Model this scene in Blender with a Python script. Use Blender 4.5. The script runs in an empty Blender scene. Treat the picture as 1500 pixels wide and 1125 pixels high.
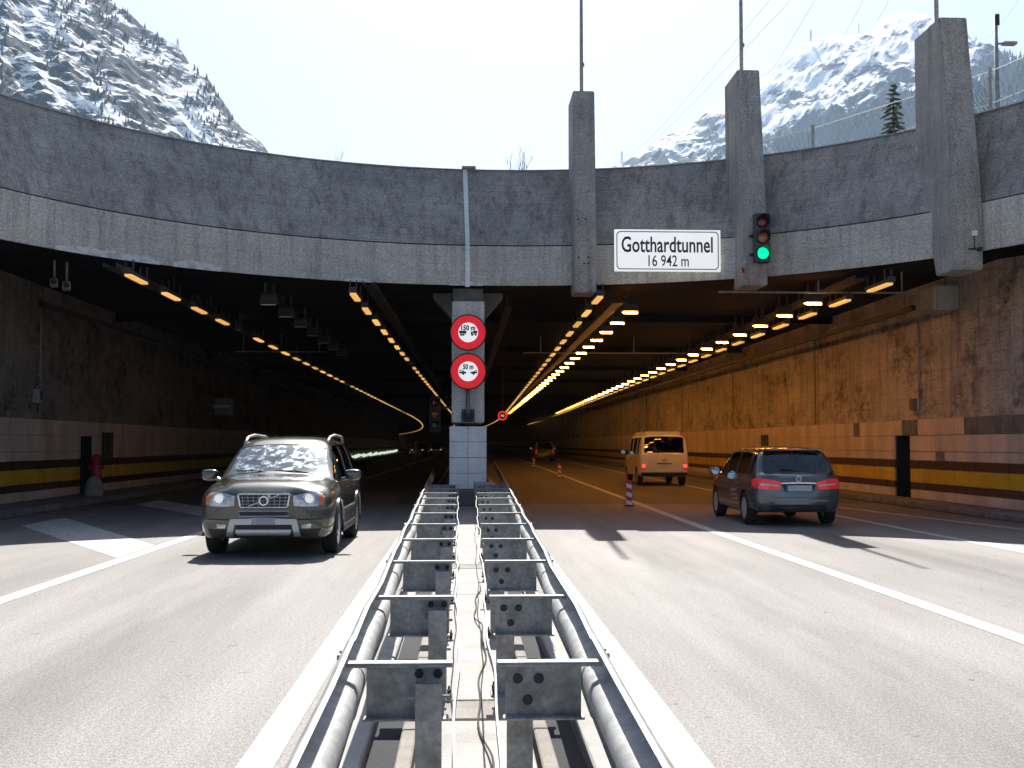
import bpy, bmesh, math, random
from mathutils import Vector, Matrix, noise
from mathutils.bvhtree import BVHTree
random.seed(7)
R = math.radians
SC = bpy.context.scene
COL = SC.collection

# ------------------------------------------------------------------ camera, world, sun, exposure
cam_d = bpy.data.cameras.new('camera')
cam_d.sensor_width = 36.0
cam_d.lens = 40.8
cam_d.clip_start = 0.05
cam_d.clip_end = 20000
cam = bpy.data.objects.new('camera', cam_d)
COL.objects.link(cam)
cam.location = (0, 0, 1.55)
cam.rotation_euler = (R(90 + 2.96), 0, R(-2.36))
SC.camera = cam

SUN_EL, SUN_AZ = 50.0, 3.0          # azimuth clockwise from +Y
world = bpy.data.worlds.new('World')
SC.world = world
world.use_nodes = True
wn = world.node_tree
bg = wn.nodes['Background']
sky = wn.nodes.new('ShaderNodeTexSky')
sky.sky_type = 'NISHITA'
sky.sun_disc = False
sky.sun_elevation = R(SUN_EL)
sky.sun_rotation = R(SUN_AZ)
sky.altitude = 1100
sky.air_density = 0.75
sky.dust_density = 4.2
sky.ozone_density = 1.0
wn.links.new(sky.outputs[0], bg.inputs[0])
bg.inputs[1].default_value = 0.064

sun_d = bpy.data.lights.new('sun', 'SUN')
sun_d.energy = 4.3
sun_d.angle = R(0.5)
sun_d.color = (1.0, 0.955, 0.89)
sun = bpy.data.objects.new('sun', sun_d)
COL.objects.link(sun)
sd = Vector((math.sin(R(SUN_AZ)) * math.cos(R(SUN_EL)), math.cos(R(SUN_AZ)) * math.cos(R(SUN_EL)), math.sin(R(SUN_EL))))
sun.rotation_euler = sd.to_track_quat('Z', 'Y').to_euler()
sun.location = (0, 0, 60)

SC.view_settings.view_transform = 'Standard'
SC.view_settings.look = 'None'
SC.view_settings.gamma = 1.0
SC.view_settings.use_curve_mapping = False
SC.view_settings.exposure = 1.48
SC.cycles.use_denoising = True
SC.cycles.max_bounces = 6
SC.cycles.use_adaptive_sampling = True
SC.cycles.adaptive_threshold = 0.025
SC.cycles.diffuse_bounces = 3
SC.cycles.glossy_bounces = 3
SC.cycles.transparent_max_bounces = 10
SC.cycles.sample_clamp_indirect = 6.0
SC.cycles.volume_bounces = 0

# ------------------------------------------------------------------ materials
def ND(nt, t, **kw):
    n = nt.nodes.new(t)
    for k, v in kw.items():
        setattr(n, k, v)
    return n

def pm(name, col, rough=0.6, metal=0.0, col2=None, scale=4.0, stretch=(1, 1, 1), mixlo=0.35, mixhi=0.65,
       fine=0.0, fscale=60.0, bump=0.0, bscale=40.0, world_co=False, spec=0.5, coat=0.0, emit=None, estr=0.0, detail=6.0):
    """procedural principled material: two colours blended by noise, a fine speckle and a bump"""
    m = bpy.data.materials.new(name)
    m.use_nodes = True
    nt = m.node_tree
    p = nt.nodes['Principled BSDF']
    p.inputs['Roughness'].default_value = rough
    p.inputs['Metallic'].default_value = metal
    p.inputs['Specular IOR Level'].default_value = spec
    p.inputs['Coat Weight'].default_value = coat
    p.inputs['Coat Roughness'].default_value = 0.04
    if world_co:
        co = ND(nt, 'ShaderNodeNewGeometry').outputs['Position']
    else:
        co = ND(nt, 'ShaderNodeTexCoord').outputs['Object']
    mp = ND(nt, 'ShaderNodeMapping')
    mp.inputs['Scale'].default_value = stretch
    nt.links.new(co, mp.inputs[0])
    if col2 is None:
        col2 = tuple(c * 0.82 for c in col[:3])
    n1 = ND(nt, 'ShaderNodeTexNoise')
    n1.inputs['Scale'].default_value = scale
    n1.inputs['Detail'].default_value = detail
    nt.links.new(mp.outputs[0], n1.inputs['Vector'])
    mr = ND(nt, 'ShaderNodeMapRange')
    mr.inputs[1].default_value = mixlo
    mr.inputs[2].default_value = mixhi
    nt.links.new(n1.outputs[0], mr.inputs[0])
    mx = ND(nt, 'ShaderNodeMix', data_type='RGBA')
    mx.inputs[6].default_value = (*col2[:3], 1)
    mx.inputs[7].default_value = (*col[:3], 1)
    nt.links.new(mr.outputs[0], mx.inputs[0])
    out = mx.outputs[2]
    if fine > 0:
        n2 = ND(nt, 'ShaderNodeTexNoise')
        n2.inputs['Scale'].default_value = fscale
        n2.inputs['Detail'].default_value = 3
        nt.links.new(co, n2.inputs['Vector'])
        m2 = ND(nt, 'ShaderNodeMapRange')
        m2.inputs[1].default_value = 0.3
        m2.inputs[2].default_value = 0.7
        m2.inputs[3].default_value = 1 - fine
        m2.inputs[4].default_value = 1 + fine
        nt.links.new(n2.outputs[0], m2.inputs[0])
        mm = ND(nt, 'ShaderNodeVectorMath', operation='SCALE')
        nt.links.new(out, mm.inputs[0])
        nt.links.new(m2.outputs[0], mm.inputs['Scale'])
        out = mm.outputs[0]
    nt.links.new(out, p.inputs['Base Color'])
    if bump > 0:
        n3 = ND(nt, 'ShaderNodeTexNoise')
        n3.inputs['Scale'].default_value = bscale
        n3.inputs['Detail'].default_value = 4
        nt.links.new(co, n3.inputs['Vector'])
        b = ND(nt, 'ShaderNodeBump')
        b.inputs['Strength'].default_value = bump
        b.inputs['Distance'].default_value = 0.02
        nt.links.new(n3.outputs[0], b.inputs['Height'])
        nt.links.new(b.outputs[0], p.inputs['Normal'])
    if emit is not None:
        p.inputs['Emission Color'].default_value = (*emit, 1)
        p.inputs['Emission Strength'].default_value = estr
    return m

def glassmat(name, tint, refl=(1, 1, 1), rough=0.02, ior=1.5, dirt=0.0):
    m = bpy.data.materials.new(name)
    m.use_nodes = True
    nt = m.node_tree
    nt.nodes.remove(nt.nodes['Principled BSDF'])
    o = nt.nodes['Material Output']
    tr = ND(nt, 'ShaderNodeBsdfTransparent')
    nz = ND(nt, 'ShaderNodeTexNoise')
    nz.inputs['Scale'].default_value = 3.0
    tc = ND(nt, 'ShaderNodeTexCoord')
    nt.links.new(tc.outputs['Object'], nz.inputs['Vector'])
    mx = ND(nt, 'ShaderNodeMix', data_type='RGBA')
    mx.inputs[6].default_value = (*tint, 1)
    mx.inputs[7].default_value = (*[c * 0.85 for c in tint], 1)
    nt.links.new(nz.outputs[0], mx.inputs[0])
    nt.links.new(mx.outputs[2], tr.inputs[0])
    gl = ND(nt, 'ShaderNodeBsdfGlossy')
    gl.inputs['Color'].default_value = (*refl, 1)
    gl.inputs['Roughness'].default_value = rough
    fr = ND(nt, 'ShaderNodeFresnel')
    fr.inputs[0].default_value = ior
    ms = ND(nt, 'ShaderNodeMixShader')
    nt.links.new(fr.outputs[0], ms.inputs[0])
    nt.links.new(tr.outputs[0], ms.inputs[1])
    nt.links.new(gl.outputs[0], ms.inputs[2])
    last = ms.outputs[0]
    if dirt > 0:                       # dusty smears that catch the light
        n2 = ND(nt, 'ShaderNodeTexNoise')
        n2.inputs['Scale'].default_value = 7.0
        n2.inputs['Detail'].default_value = 7.0
        n2.inputs['Roughness'].default_value = 0.7
        nt.links.new(tc.outputs['Object'], n2.inputs['Vector'])
        mr = ND(nt, 'ShaderNodeMapRange')
        for i, v in enumerate((0.50, 0.64, 0.03, dirt)): mr.inputs[i + 1].default_value = v
        nt.links.new(n2.outputs[0], mr.inputs[0])
        g2 = ND(nt, 'ShaderNodeBsdfGlossy')
        g2.inputs['Roughness'].default_value = 0.36
        g2.inputs['Color'].default_value = (0.8, 0.85, 0.9, 1)
        m2 = ND(nt, 'ShaderNodeMixShader')
        nt.links.new(mr.outputs[0], m2.inputs[0]); nt.links.new(last, m2.inputs[1]); nt.links.new(g2.outputs[0], m2.inputs[2])
        last = m2.outputs[0]
    nt.links.new(last, o.inputs[0])
    return m

def concrete(name, light, dark, streak, board=0.35, spots=0.0, line_z=0.17, soot=0.0):
    """board-marked weathered concrete in world coordinates"""
    m = bpy.data.materials.new(name)
    m.use_nodes = True
    nt = m.node_tree
    p = nt.nodes['Principled BSDF']
    p.inputs['Roughness'].default_value = 0.85
    p.inputs['Specular IOR Level'].default_value = 0.25
    geo = ND(nt, 'ShaderNodeNewGeometry')
    sep = ND(nt, 'ShaderNodeSeparateXYZ')
    nt.links.new(geo.outputs['Position'], sep.inputs[0])
    def nz(scale, stretch, det=6, rough=0.6):
        mp = ND(nt, 'ShaderNodeMapping')
        mp.inputs['Scale'].default_value = stretch
        nt.links.new(geo.outputs['Position'], mp.inputs[0])
        n = ND(nt, 'ShaderNodeTexNoise')
        n.inputs['Scale'].default_value = scale
        n.inputs['Detail'].default_value = det
        n.inputs['Roughness'].default_value = rough
        nt.links.new(mp.outputs[0], n.inputs['Vector'])
        return n.outputs[0]
    def rng(s, a, b, c=0.0, d=1.0):
        r = ND(nt, 'ShaderNodeMapRange')
        for i, v in enumerate((a, b, c, d)):
            r.inputs[i + 1].default_value = v
        nt.links.new(s, r.inputs[0])
        return r.outputs[0]
    def mixc(f, a, b):
        x = ND(nt, 'ShaderNodeMix', data_type='RGBA')
        if hasattr(f, 'node'):
            nt.links.new(f, x.inputs[0])
        else:
            x.inputs[0].default_value = f
        for k, v in ((6, a), (7, b)):
            if hasattr(v, 'node'):
                nt.links.new(v, x.inputs[k])
            else:
                x.inputs[k].default_value = (*v, 1)
        return x.outputs[2]
    big = rng(nz(0.8, (1, 1, 1.5), 8, 0.7), 0.36, 0.64)
    col = mixc(big, dark, light)
    st = rng(nz(5.0, (1, 1, 0.07), 8, 0.75), 0.48, 0.70, 0, 0.85)
    col = mixc(st, col, streak)
    sp = rng(nz(26, (1, 1, 1), 5, 0.75), 0.3, 0.7, 0.50, 1.50)
    v = ND(nt, 'ShaderNodeVectorMath', operation='SCALE')
    nt.links.new(col, v.inputs[0])
    nt.links.new(sp, v.inputs['Scale'])
    col = v.outputs[0]
    if spots > 0:
        a = rng(nz(24, (1, 1, 0.5), 6, 0.85), 0.53, 0.64)
        b = rng(nz(1.4, (1, 1, 1.3), 6, 0.7), 0.40, 0.62, 0.05, spots)
        mu = ND(nt, 'ShaderNodeMath', operation='MULTIPLY')
        nt.links.new(a, mu.inputs[0]); nt.links.new(b, mu.inputs[1])
        col = mixc(mu.outputs[0], col, (0.42, 0.43, 0.44))
    if soot > 0:
        a = rng(nz(3.2, (1, 0.6, 1.0), 8, 0.7), 0.46, 0.64)
        b = rng(nz(0.35, (1, 1, 1.6), 3), 0.40, 0.62, 0, soot)
        mu = ND(nt, 'ShaderNodeMath', operation='MULTIPLY')
        nt.links.new(a, mu.inputs[0]); nt.links.new(b, mu.inputs[1])
        col = mixc(mu.outputs[0], col, (0.012, 0.010, 0.009))
    # board joints: thin dark horizontal lines, broken up by noise
    dv = ND(nt, 'ShaderNodeMath', operation='DIVIDE')
    nt.links.new(sep.outputs[2], dv.inputs[0]); dv.inputs[1].default_value = line_z
    frc = ND(nt, 'ShaderNodeMath', operation='FRACT')
    nt.links.new(dv.outputs[0], frc.inputs[0])
    ln = rng(frc.outputs[0], 0.0, 0.09, 1.0, 0.0)
    br = rng(nz(1.1, (1.0, 1.0, 5.0)), 0.44, 0.58, 0, board)
    mu = ND(nt, 'ShaderNodeMath', operation='MULTIPLY')
    nt.links.new(ln, mu.inputs[0]); nt.links.new(br, mu.inputs[1])
    col = mixc(mu.outputs[0], col, tuple(c * 0.25 for c in dark))
    nt.links.new(col, p.inputs['Base Color'])
    bp = ND(nt, 'ShaderNodeBump')
    bp.inputs['Strength'].default_value = 0.5
    bp.inputs['Distance'].default_value = 0.02
    nt.links.new(nz(18, (1, 1, 1), 5, 0.7), bp.inputs['Height'])
    nt.links.new(bp.outputs[0], p.inputs['Normal'])
    return m

def asphalt(name, base=(0.205, 0.194, 0.184), tint=0.34):
    m = bpy.data.materials.new(name)
    m.use_nodes = True
    nt = m.node_tree
    p = nt.nodes['Principled BSDF']
    p.inputs['Roughness'].default_value = 0.72
    p.inputs['Specular IOR Level'].default_value = 0.35
    geo = ND(nt, 'ShaderNodeNewGeometry')
    def nz(scale, stretch=(1, 1, 1), det=4, rough=0.6):
        mp = ND(nt, 'ShaderNodeMapping')
        mp.inputs['Scale'].default_value = stretch
        nt.links.new(geo.outputs['Position'], mp.inputs[0])
        n = ND(nt, 'ShaderNodeTexNoise')
        n.inputs['Scale'].default_value = scale
        n.inputs['Detail'].default_value = det
        n.inputs['Roughness'].default_value = rough
        nt.links.new(mp.outputs[0], n.inputs['Vector'])
        return n.outputs[0]
    def rng(s, a, b, c, d):
        r = ND(nt, 'ShaderNodeMapRange')
        for i, v in enumerate((a, b, c, d)):
            r.inputs[i + 1].default_value = v
        nt.links.new(s, r.inputs[0])
        return r.outputs[0]
    def mul(a, b):
        x = ND(nt, 'ShaderNodeMath', operation='MULTIPLY')
        nt.links.new(a, x.inputs[0]); nt.links.new(b, x.inputs[1])
        return x.outputs[0]
    f = mul(rng(nz(85, det=2), 0.28, 0.72, 0.40, 1.60), rng(nz(33, det=3), 0.3, 0.7, 0.74, 1.26))
    f = mul(f, rng(nz(1.0, (1.1, 0.09, 1), 5), 0.3, 0.7, 0.72, 1.25))       # worn wheel tracks along the lanes
    f = mul(f, rng(nz(0.25, (1, 0.35, 1), 4), 0.3, 0.7, 0.88, 1.12))
    # oil-darkened strip in the middle of each lane
    sx = ND(nt, 'ShaderNodeSeparateXYZ'); nt.links.new(geo.outputs['Position'], sx.inputs[0])
    blot = rng(nz(0.7, (1.6, 0.22, 1), 7, 0.7), 0.36, 0.62, 0.0, 1.0)
    for xc in (-2.75, 2.8, 6.3):
        d = ND(nt, 'ShaderNodeMath', operation='SUBTRACT'); nt.links.new(sx.outputs[0], d.inputs[0]); d.inputs[1].default_value = xc
        a = ND(nt, 'ShaderNodeMath', operation='ABSOLUTE'); nt.links.new(d.outputs[0], a.inputs[0])
        b = mul(rng(a.outputs[0], 0.10, 0.85, tint, 0.0), blot)
        c = ND(nt, 'ShaderNodeMath', operation='SUBTRACT'); c.inputs[0].default_value = 1.0; nt.links.new(b, c.inputs[1])
        f = mul(f, c.outputs[0])
    # small tar spots
    f = mul(f, rng(nz(6.5, (1, 0.8, 1), 2, 0.5), 0.235, 0.255, 0.35, 1.0))
    # fine sealed cracks
    nd = ND(nt, 'ShaderNodeTexNoise'); nd.inputs['Scale'].default_value = 1.3; nd.inputs['Detail'].default_value = 5
    nt.links.new(geo.outputs['Position'], nd.inputs['Vector'])
    va = ND(nt, 'ShaderNodeVectorMath', operation='MULTIPLY_ADD')
    nt.links.new(nd.outputs['Color'], va.inputs[0]); va.inputs[1].default_value = (1.4, 1.4, 0.0); nt.links.new(geo.outputs['Position'], va.inputs[2])
    vr = ND(nt, 'ShaderNodeTexVoronoi', feature='DISTANCE_TO_EDGE'); vr.inputs['Scale'].default_value = 0.22
    nt.links.new(va.outputs[0], vr.inputs['Vector'])
    ln = rng(vr.outputs['Distance'], 0.0, 0.0035, 0.55, 0.0)
    msk = rng(nz(0.16, (1, 0.5, 1), 3), 0.52, 0.60, 0.0, 1.0)
    cc = ND(nt, 'ShaderNodeMath', operation='SUBTRACT'); cc.inputs[0].default_value = 1.0; nt.links.new(mul(ln, msk), cc.inputs[1])
    f = mul(f, cc.outputs[0])
    # cracks and pits
    vo = ND(nt, 'ShaderNodeTexNoise')
    vo.inputs['Scale'].default_value = 9.0
    vo.inputs['Detail'].default_value = 8
    nt.links.new(geo.outputs['Position'], vo.inputs['Vector'])
    f = mul(f, rng(vo.outputs[0], 0.26, 0.34, 0.55, 1.0))
    col = ND(nt, 'ShaderNodeVectorMath', operation='SCALE')
    col.inputs[0].default_value = base
    nt.links.new(f, col.inputs['Scale'])
    nt.links.new(col.outputs[0], p.inputs['Base Color'])
    bp = ND(nt, 'ShaderNodeBump')
    bp.inputs['Strength'].default_value = 0.55
    bp.inputs['Distance'].default_value = 0.008
    nt.links.new(nz(80, det=3), bp.inputs['Height'])
    nt.links.new(bp.outputs[0], p.inputs['Normal'])
    return m

M = {}
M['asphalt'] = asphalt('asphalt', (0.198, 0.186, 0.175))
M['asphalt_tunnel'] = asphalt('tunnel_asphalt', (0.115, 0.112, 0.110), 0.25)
M['paint_white'] = pm('road_paint', (0.52, 0.51, 0.49), 0.7, col2=(0.27, 0.258, 0.242), scale=9, fine=0.30, fscale=80, detail=10, world_co=True, mixlo=0.34, mixhi=0.50)
M['upper_concrete'] = concrete('upper_concrete', (0.40, 0.375, 0.342), (0.245, 0.233, 0.215), (0.105, 0.10, 0.094), 0.7, 0.9)
M['lower_concrete'] = concrete('lower_concrete', (0.60, 0.56, 0.495), (0.46, 0.43, 0.385), (0.28, 0.262, 0.235), 0.5, 0.5)
M['fin_concrete'] = concrete('fin_concrete', (0.42, 0.395, 0.355), (0.30, 0.283, 0.256), (0.165, 0.157, 0.143), 0.10, 0.5)
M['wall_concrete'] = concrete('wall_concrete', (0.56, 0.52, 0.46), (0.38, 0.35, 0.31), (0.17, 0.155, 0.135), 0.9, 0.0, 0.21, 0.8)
M['wall_left'] = concrete('dimmed_sooty_concrete', (0.30, 0.28, 0.25), (0.20, 0.185, 0.165), (0.085, 0.078, 0.07), 0.9, 0.0, 0.21, 0.9)  # darkened copy of the wall concrete: left tube's dimness painted in, plus soot
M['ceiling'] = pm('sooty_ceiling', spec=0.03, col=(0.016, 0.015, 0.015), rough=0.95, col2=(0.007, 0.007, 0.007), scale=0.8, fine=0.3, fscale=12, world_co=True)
M['median'] = pm('median_concrete', (0.37, 0.355, 0.33), 0.85, col2=(0.27, 0.257, 0.238), scale=2.5, fine=0.14, fscale=70, bump=0.3, bscale=60, world_co=True)
M['median_dark'] = pm('median_concrete_stained', (0.26, 0.24, 0.21), 0.9, col2=(0.19, 0.175, 0.155), scale=5, fine=0.15, fscale=60, world_co=True)
M['kerb'] = pm('kerb_stone', (0.20, 0.195, 0.185), 0.85, col2=(0.12, 0.115, 0.11), scale=3, fine=0.15, fscale=40, world_co=True)
M['galv'] = pm('galvanised_steel', (0.36, 0.362, 0.356), 0.6, 0.25, col2=(0.25, 0.253, 0.25), scale=9, fine=0.10, fscale=50, bump=0.05, bscale=30)
M['galv_dull'] = pm('dull_galvanised_steel', (0.385, 0.39, 0.385), 0.6, 0.25, col2=(0.24, 0.243, 0.24), scale=10, fine=0.15, fscale=40)
M['sign_white'] = pm('glowing_sign_white', (0.80, 0.80, 0.79), 0.45, col2=(0.76, 0.76, 0.75), scale=3, emit=(1.0, 1.0, 0.98), estr=0.22)  # faint glow added to brighten sign faces that stand in shade
M['black_metal'] = pm('dark_metal', (0.02, 0.021, 0.023), 0.55, 0.2)
M['rubber'] = pm('rubber', (0.014, 0.014, 0.015), 0.8, fine=0.2, fscale=40)
M['white_paint'] = pm('white_paint', (0.78, 0.78, 0.77), 0.45, col2=(0.72, 0.72, 0.71), scale=3)
M['grey_metal'] = pm('grey_metal', (0.22, 0.23, 0.24), 0.5, 0.4)
M['cable_orange'] = pm('orange_cable', (0.55, 0.16, 0.06), 0.6)
M['black'] = pm('sign_black', (0.012, 0.016, 0.018), 0.6)
M['sign_red'] = pm('sign_red', (0.62, 0.012, 0.016), 0.5, col2=(0.52, 0.012, 0.016), scale=4)
M['sign_red_glow'] = pm('glowing_sign_red', (0.66, 0.010, 0.016), 0.45, col2=(0.55, 0.010, 0.016), scale=4, emit=(1.0, 0.01, 0.02), estr=0.16)  # faint glow added to brighten the red rings too
M['plaster'] = pm('white_plaster', (0.66, 0.65, 0.63), 0.9, col2=(0.36, 0.36, 0.35), scale=7, mixlo=0.30, mixhi=0.55, fine=0.2, fscale=40, world_co=True)
M['tile_beige'] = pm('beige_tile', (0.68, 0.585, 0.50), 0.5, col2=(0.47, 0.39, 0.33), scale=1.3, fine=0.10, fscale=14, world_co=True, stretch=(1, 1, 0.35))
M['tile_brown'] = pm('brown_tile', (0.060, 0.026, 0.020), 0.45, col2=(0.045, 0.02, 0.016), scale=1.5, world_co=True)
M['tile_yellow'] = pm('yellow_tile', (0.66, 0.48, 0.02), 0.45, col2=(0.50, 0.34, 0.016), scale=1.6, fine=0.08, fscale=12, world_co=True, stretch=(1, 1, 0.35))
M['tile_grey'] = pm('grey_panel', (0.20, 0.19, 0.175), 0.8, col2=(0.12, 0.115, 0.105), scale=4, fine=0.2, fscale=20, world_co=True)
M['pier_concrete'] = concrete('pier_concrete', (0.74, 0.72, 0.66), (0.62, 0.60, 0.55), (0.40, 0.39, 0.36), 0.05, 0.2)
M['pier_tile'] = pm('pale_grey_tile', (0.86, 0.86, 0.84), 0.35, col2=(0.70, 0.70, 0.69), scale=3, fine=0.10, fscale=20, world_co=True, stretch=(1, 1, 0.4))
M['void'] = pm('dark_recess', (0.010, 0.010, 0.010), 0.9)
M['lamp_body'] = pm('lamp_housing', (0.06, 0.058, 0.056), 0.7, 0.2, spec=0.2)
for _i, _s in enumerate((0.30, 0.24, 0.36)):
    M['tube_lit%d' % _i] = pm('lit_tube_%d' % _i, (0.5, 0.4, 0.25), 0.4, emit=(1.0, 0.52, 0.13), estr=_s)
for _i, _s in enumerate((36.0, 29.0, 13.0, 4.0, 1.6)):        # threshold lighting: weaker and weaker further in
    M['sodium_lit%d' % _i] = pm('lit_sodium_lamp_%d' % _i, (0.8, 0.5, 0.2), 0.4, emit=(1.0, 0.36, 0.045), estr=_s)
M['lamp_glass_off'] = pm('unlit_lamp_glass', (0.30, 0.31, 0.31), 0.15, spec=0.6)
M['green_lit'] = pm('lit_green_lens', (0.0, 0.4, 0.2), 0.3, emit=(0.0, 0.80, 0.30), estr=0.62)
M['red_lens'] = pm('unlit_red_lens', (0.14, 0.008, 0.012), 0.12, spec=0.7)
M['amber_lens'] = pm('unlit_amber_lens', (0.42, 0.12, 0.03), 0.12, spec=0.7)
M['green_lens'] = pm('unlit_green_lens', (0.01, 0.10, 0.08), 0.12, spec=0.7)
M['led_red'] = pm('lit_red_led', (0.5, 0.0, 0.0), 0.5, emit=(1.0, 0.02, 0.02), estr=0.75)
M['led_white'] = pm('lit_white_led', (0.6, 0.6, 0.6), 0.5, emit=(0.8, 0.85, 0.95), estr=0.30)
M['reflected_glow'] = pm('reflected_wall_glow', (0.6, 0.7, 0.6), 0.5, emit=(0.72, 0.90, 0.70), estr=0.34, scale=2)  # glow stands in for light reflected on the wall tiles
M['exit_green'] = pm('exit_green', (0.05, 0.14, 0.02), 0.5)
M['hydrant_red'] = pm('red_paint', (0.32, 0.012, 0.018), 0.45)

# ------------------------------------------------------------------ mesh builder
class MB:
    def __init__(s):
        s.v = []; s.f = []; s.m = []
    def add(s, vs, fs, mi=0):
        o = len(s.v)
        s.v += [tuple(v) for v in vs]
        s.f += [tuple(i + o for i in f) for f in fs]
        s.m += [mi] * len(fs)
        return s
    def box(s, c, d, mi=0, rot=None, ch=0.0):
        hx, hy, hz = d[0] / 2, d[1] / 2, d[2] / 2
        if ch <= 0:
            vs = [Vector((x, y, z)) for x in (-hx, hx) for y in (-hy, hy) for z in (-hz, hz)]
            fs = [(0, 1, 3, 2), (4, 6, 7, 5), (0, 4, 5, 1), (2, 3, 7, 6), (0, 2, 6, 4), (1, 5, 7, 3)]
        else:
            bm = bmesh.new()
            bmesh.ops.create_cube(bm, size=1.0)
            for v in bm.verts:
                v.co = Vector((v.co.x * d[0], v.co.y * d[1], v.co.z * d[2]))
            bmesh.ops.bevel(bm, geom=list(bm.edges), offset=ch, segments=1, affect='EDGES')
            bm.verts.index_update()
            vs = [v.co.copy() for v in bm.verts]
            fs = [tuple(v.index for v in f.verts) for f in bm.faces]
            bm.free()
        if rot is not None:
            vs = [rot @ v for v in vs]
        c = Vector(c)
        return s.add([v + c for v in vs], fs, mi)
    def tube(s, pts, r, n=6, mi=0, caps=True):
        pts = [Vector(p) for p in pts]
        rs = r if isinstance(r, (list, tuple)) else [r] * len(pts)
        vs = []; fs = []
        for i, p in enumerate(pts):
            t = (pts[min(i + 1, len(pts) - 1)] - pts[max(i - 1, 0)])
            t = t.normalized() if t.length > 1e-9 else Vector((0, 0, 1))
            u = t.cross(Vector((0, 0, 1)))
            if u.length < 1e-3:
                u = t.cross(Vector((0, 1, 0)))
            u.normalize()
            w = t.cross(u)
            for k in range(n):
                a = 2 * math.pi * k / n
                vs.append(p + (u * math.cos(a) + w * math.sin(a)) * rs[i])
        for i in range(len(pts) - 1):
            for k in range(n):
                a = i * n + k; b = i * n + (k + 1) % n
                fs.append((a, b, b + n, a + n))
        if caps:
            fs.append(tuple(range(n - 1, -1, -1)))
            fs.append(tuple(range((len(pts) - 1) * n, len(pts) * n)))
        return s.add(vs, fs, mi)
    def lathe(s, prof, c, axis='z', n=24, mi=0, closed=False):
        """prof: (radius, height) list"""
        vs = []; fs = []
        c = Vector(c)
        for (r, h) in prof:
            for k in range(n):
                a = 2 * math.pi * k / n
                x, y = r * math.cos(a), r * math.sin(a)
                q = {'z': (x, y, h), 'y': (x, h, y), 'x': (h, x, y)}[axis]
                vs.append(c + Vector(q))
        m = len(prof)
        for i in range(m - 1 + (1 if closed else 0)):
            j = (i + 1) % m
            for k in range(n):
                fs.append((i * n + k, i * n + (k + 1) % n, j * n + (k + 1) % n, j * n + k))
        if not closed:
            if prof[0][0] > 1e-6: fs.append(tuple(range(n - 1, -1, -1)))
            if prof[-1][0] > 1e-6: fs.append(tuple(range((m - 1) * n, m * n)))
        return s.add(vs, fs, mi)
    def prism(s, outline, y0, y1, mi=0, plane='xz'):
        """extrude a 2-D outline"""
        n = len(outline)
        def P(a, b, t):
            return {'xz': (a, t, b), 'yz': (t, a, b), 'xy': (a, b, t)}[plane]
        vs = [P(a, b, y0) for a, b in outline] + [P(a, b, y1) for a, b in outline]
        fs = [tuple(range(n)), tuple(range(2 * n - 1, n - 1, -1))]
        fs += [(i, i + n, (i + 1) % n + n, (i + 1) % n) for i in range(n)]
        return s.add(vs, fs, mi)
    def grid(s, rows, mi=0, closed=False):
        n = len(rows[0]); o = len(s.v)
        vs = [p for r in rows for p in r]
        fs = []
        for i in range(len(rows) - 1):
            for k in range(n if closed else n - 1):
                a = i * n + k; b = i * n + (k + 1) % n
                fs.append((a, b, b + n, a + n))
        return s.add(vs, fs, mi)
    def mesh(s, name, mats, smooth=False, fix=True):
        me = bpy.data.meshes.new(name)
        me.from_pydata(s.v, [], s.f)
        for mt in (mats if isinstance(mats, (list, tuple)) else [mats]):
            me.materials.append(mt)
        if fix:
            bm = bmesh.new(); bm.from_mesh(me)
            bmesh.ops.recalc_face_normals(bm, faces=bm.faces)
            bm.to_mesh(me); bm.free()
        if len(set(s.m)) > 1:
            me.polygons.foreach_set('material_index', s.m)
        if smooth:
            me.polygons.foreach_set('use_smooth', [True] * len(me.polygons))
        me.update()
        return me
    def build(s, name, mats, parent=None, smooth=False, loc=None, fix=True):
        return link(name, s.mesh(name, mats, smooth, fix), parent, loc)

def link(name, me, parent=None, loc=None):
    o = bpy.data.objects.new(name, me)
    COL.objects.link(o)
    if parent is not None:
        o.parent = parent
    if loc is not None:
        o.location = loc
    return o

def smooth_by_angle(o, ang=35):
    me = o.data
    me.polygons.foreach_set('use_smooth', [True] * len(me.polygons))
    bm = bmesh.new(); bm.from_mesh(me)
    for e in bm.edges:
        if len(e.link_faces) == 2 and e.calc_face_angle(0) > R(ang):
            e.smooth = False
    bm.to_mesh(me); bm.free()
    return o

def tag(o, label=None, cat=None, group=None, kind=None):
    if label: o['label'] = label
    if cat: o['category'] = cat
    if group: o['group'] = group
    if kind: o['kind'] = kind
    return o

def thing(name, label, cat, loc=(0, 0, 0), rz=0.0, group=None):
    o = bpy.data.objects.new(name, None)
    o.empty_display_size = 0.3
    COL.objects.link(o)
    o.location = loc
    o.rotation_euler = (0, 0, rz)
    return tag(o, label, cat, group)

def copy_tree(o, parent=None):
    c = o.copy()
    COL.objects.link(c)
    if parent is not None:
        c.parent = parent
        c.matrix_parent_inverse = o.matrix_parent_inverse.copy()
    for ch in list(o.children):
        copy_tree(ch, c)
    return c

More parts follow.
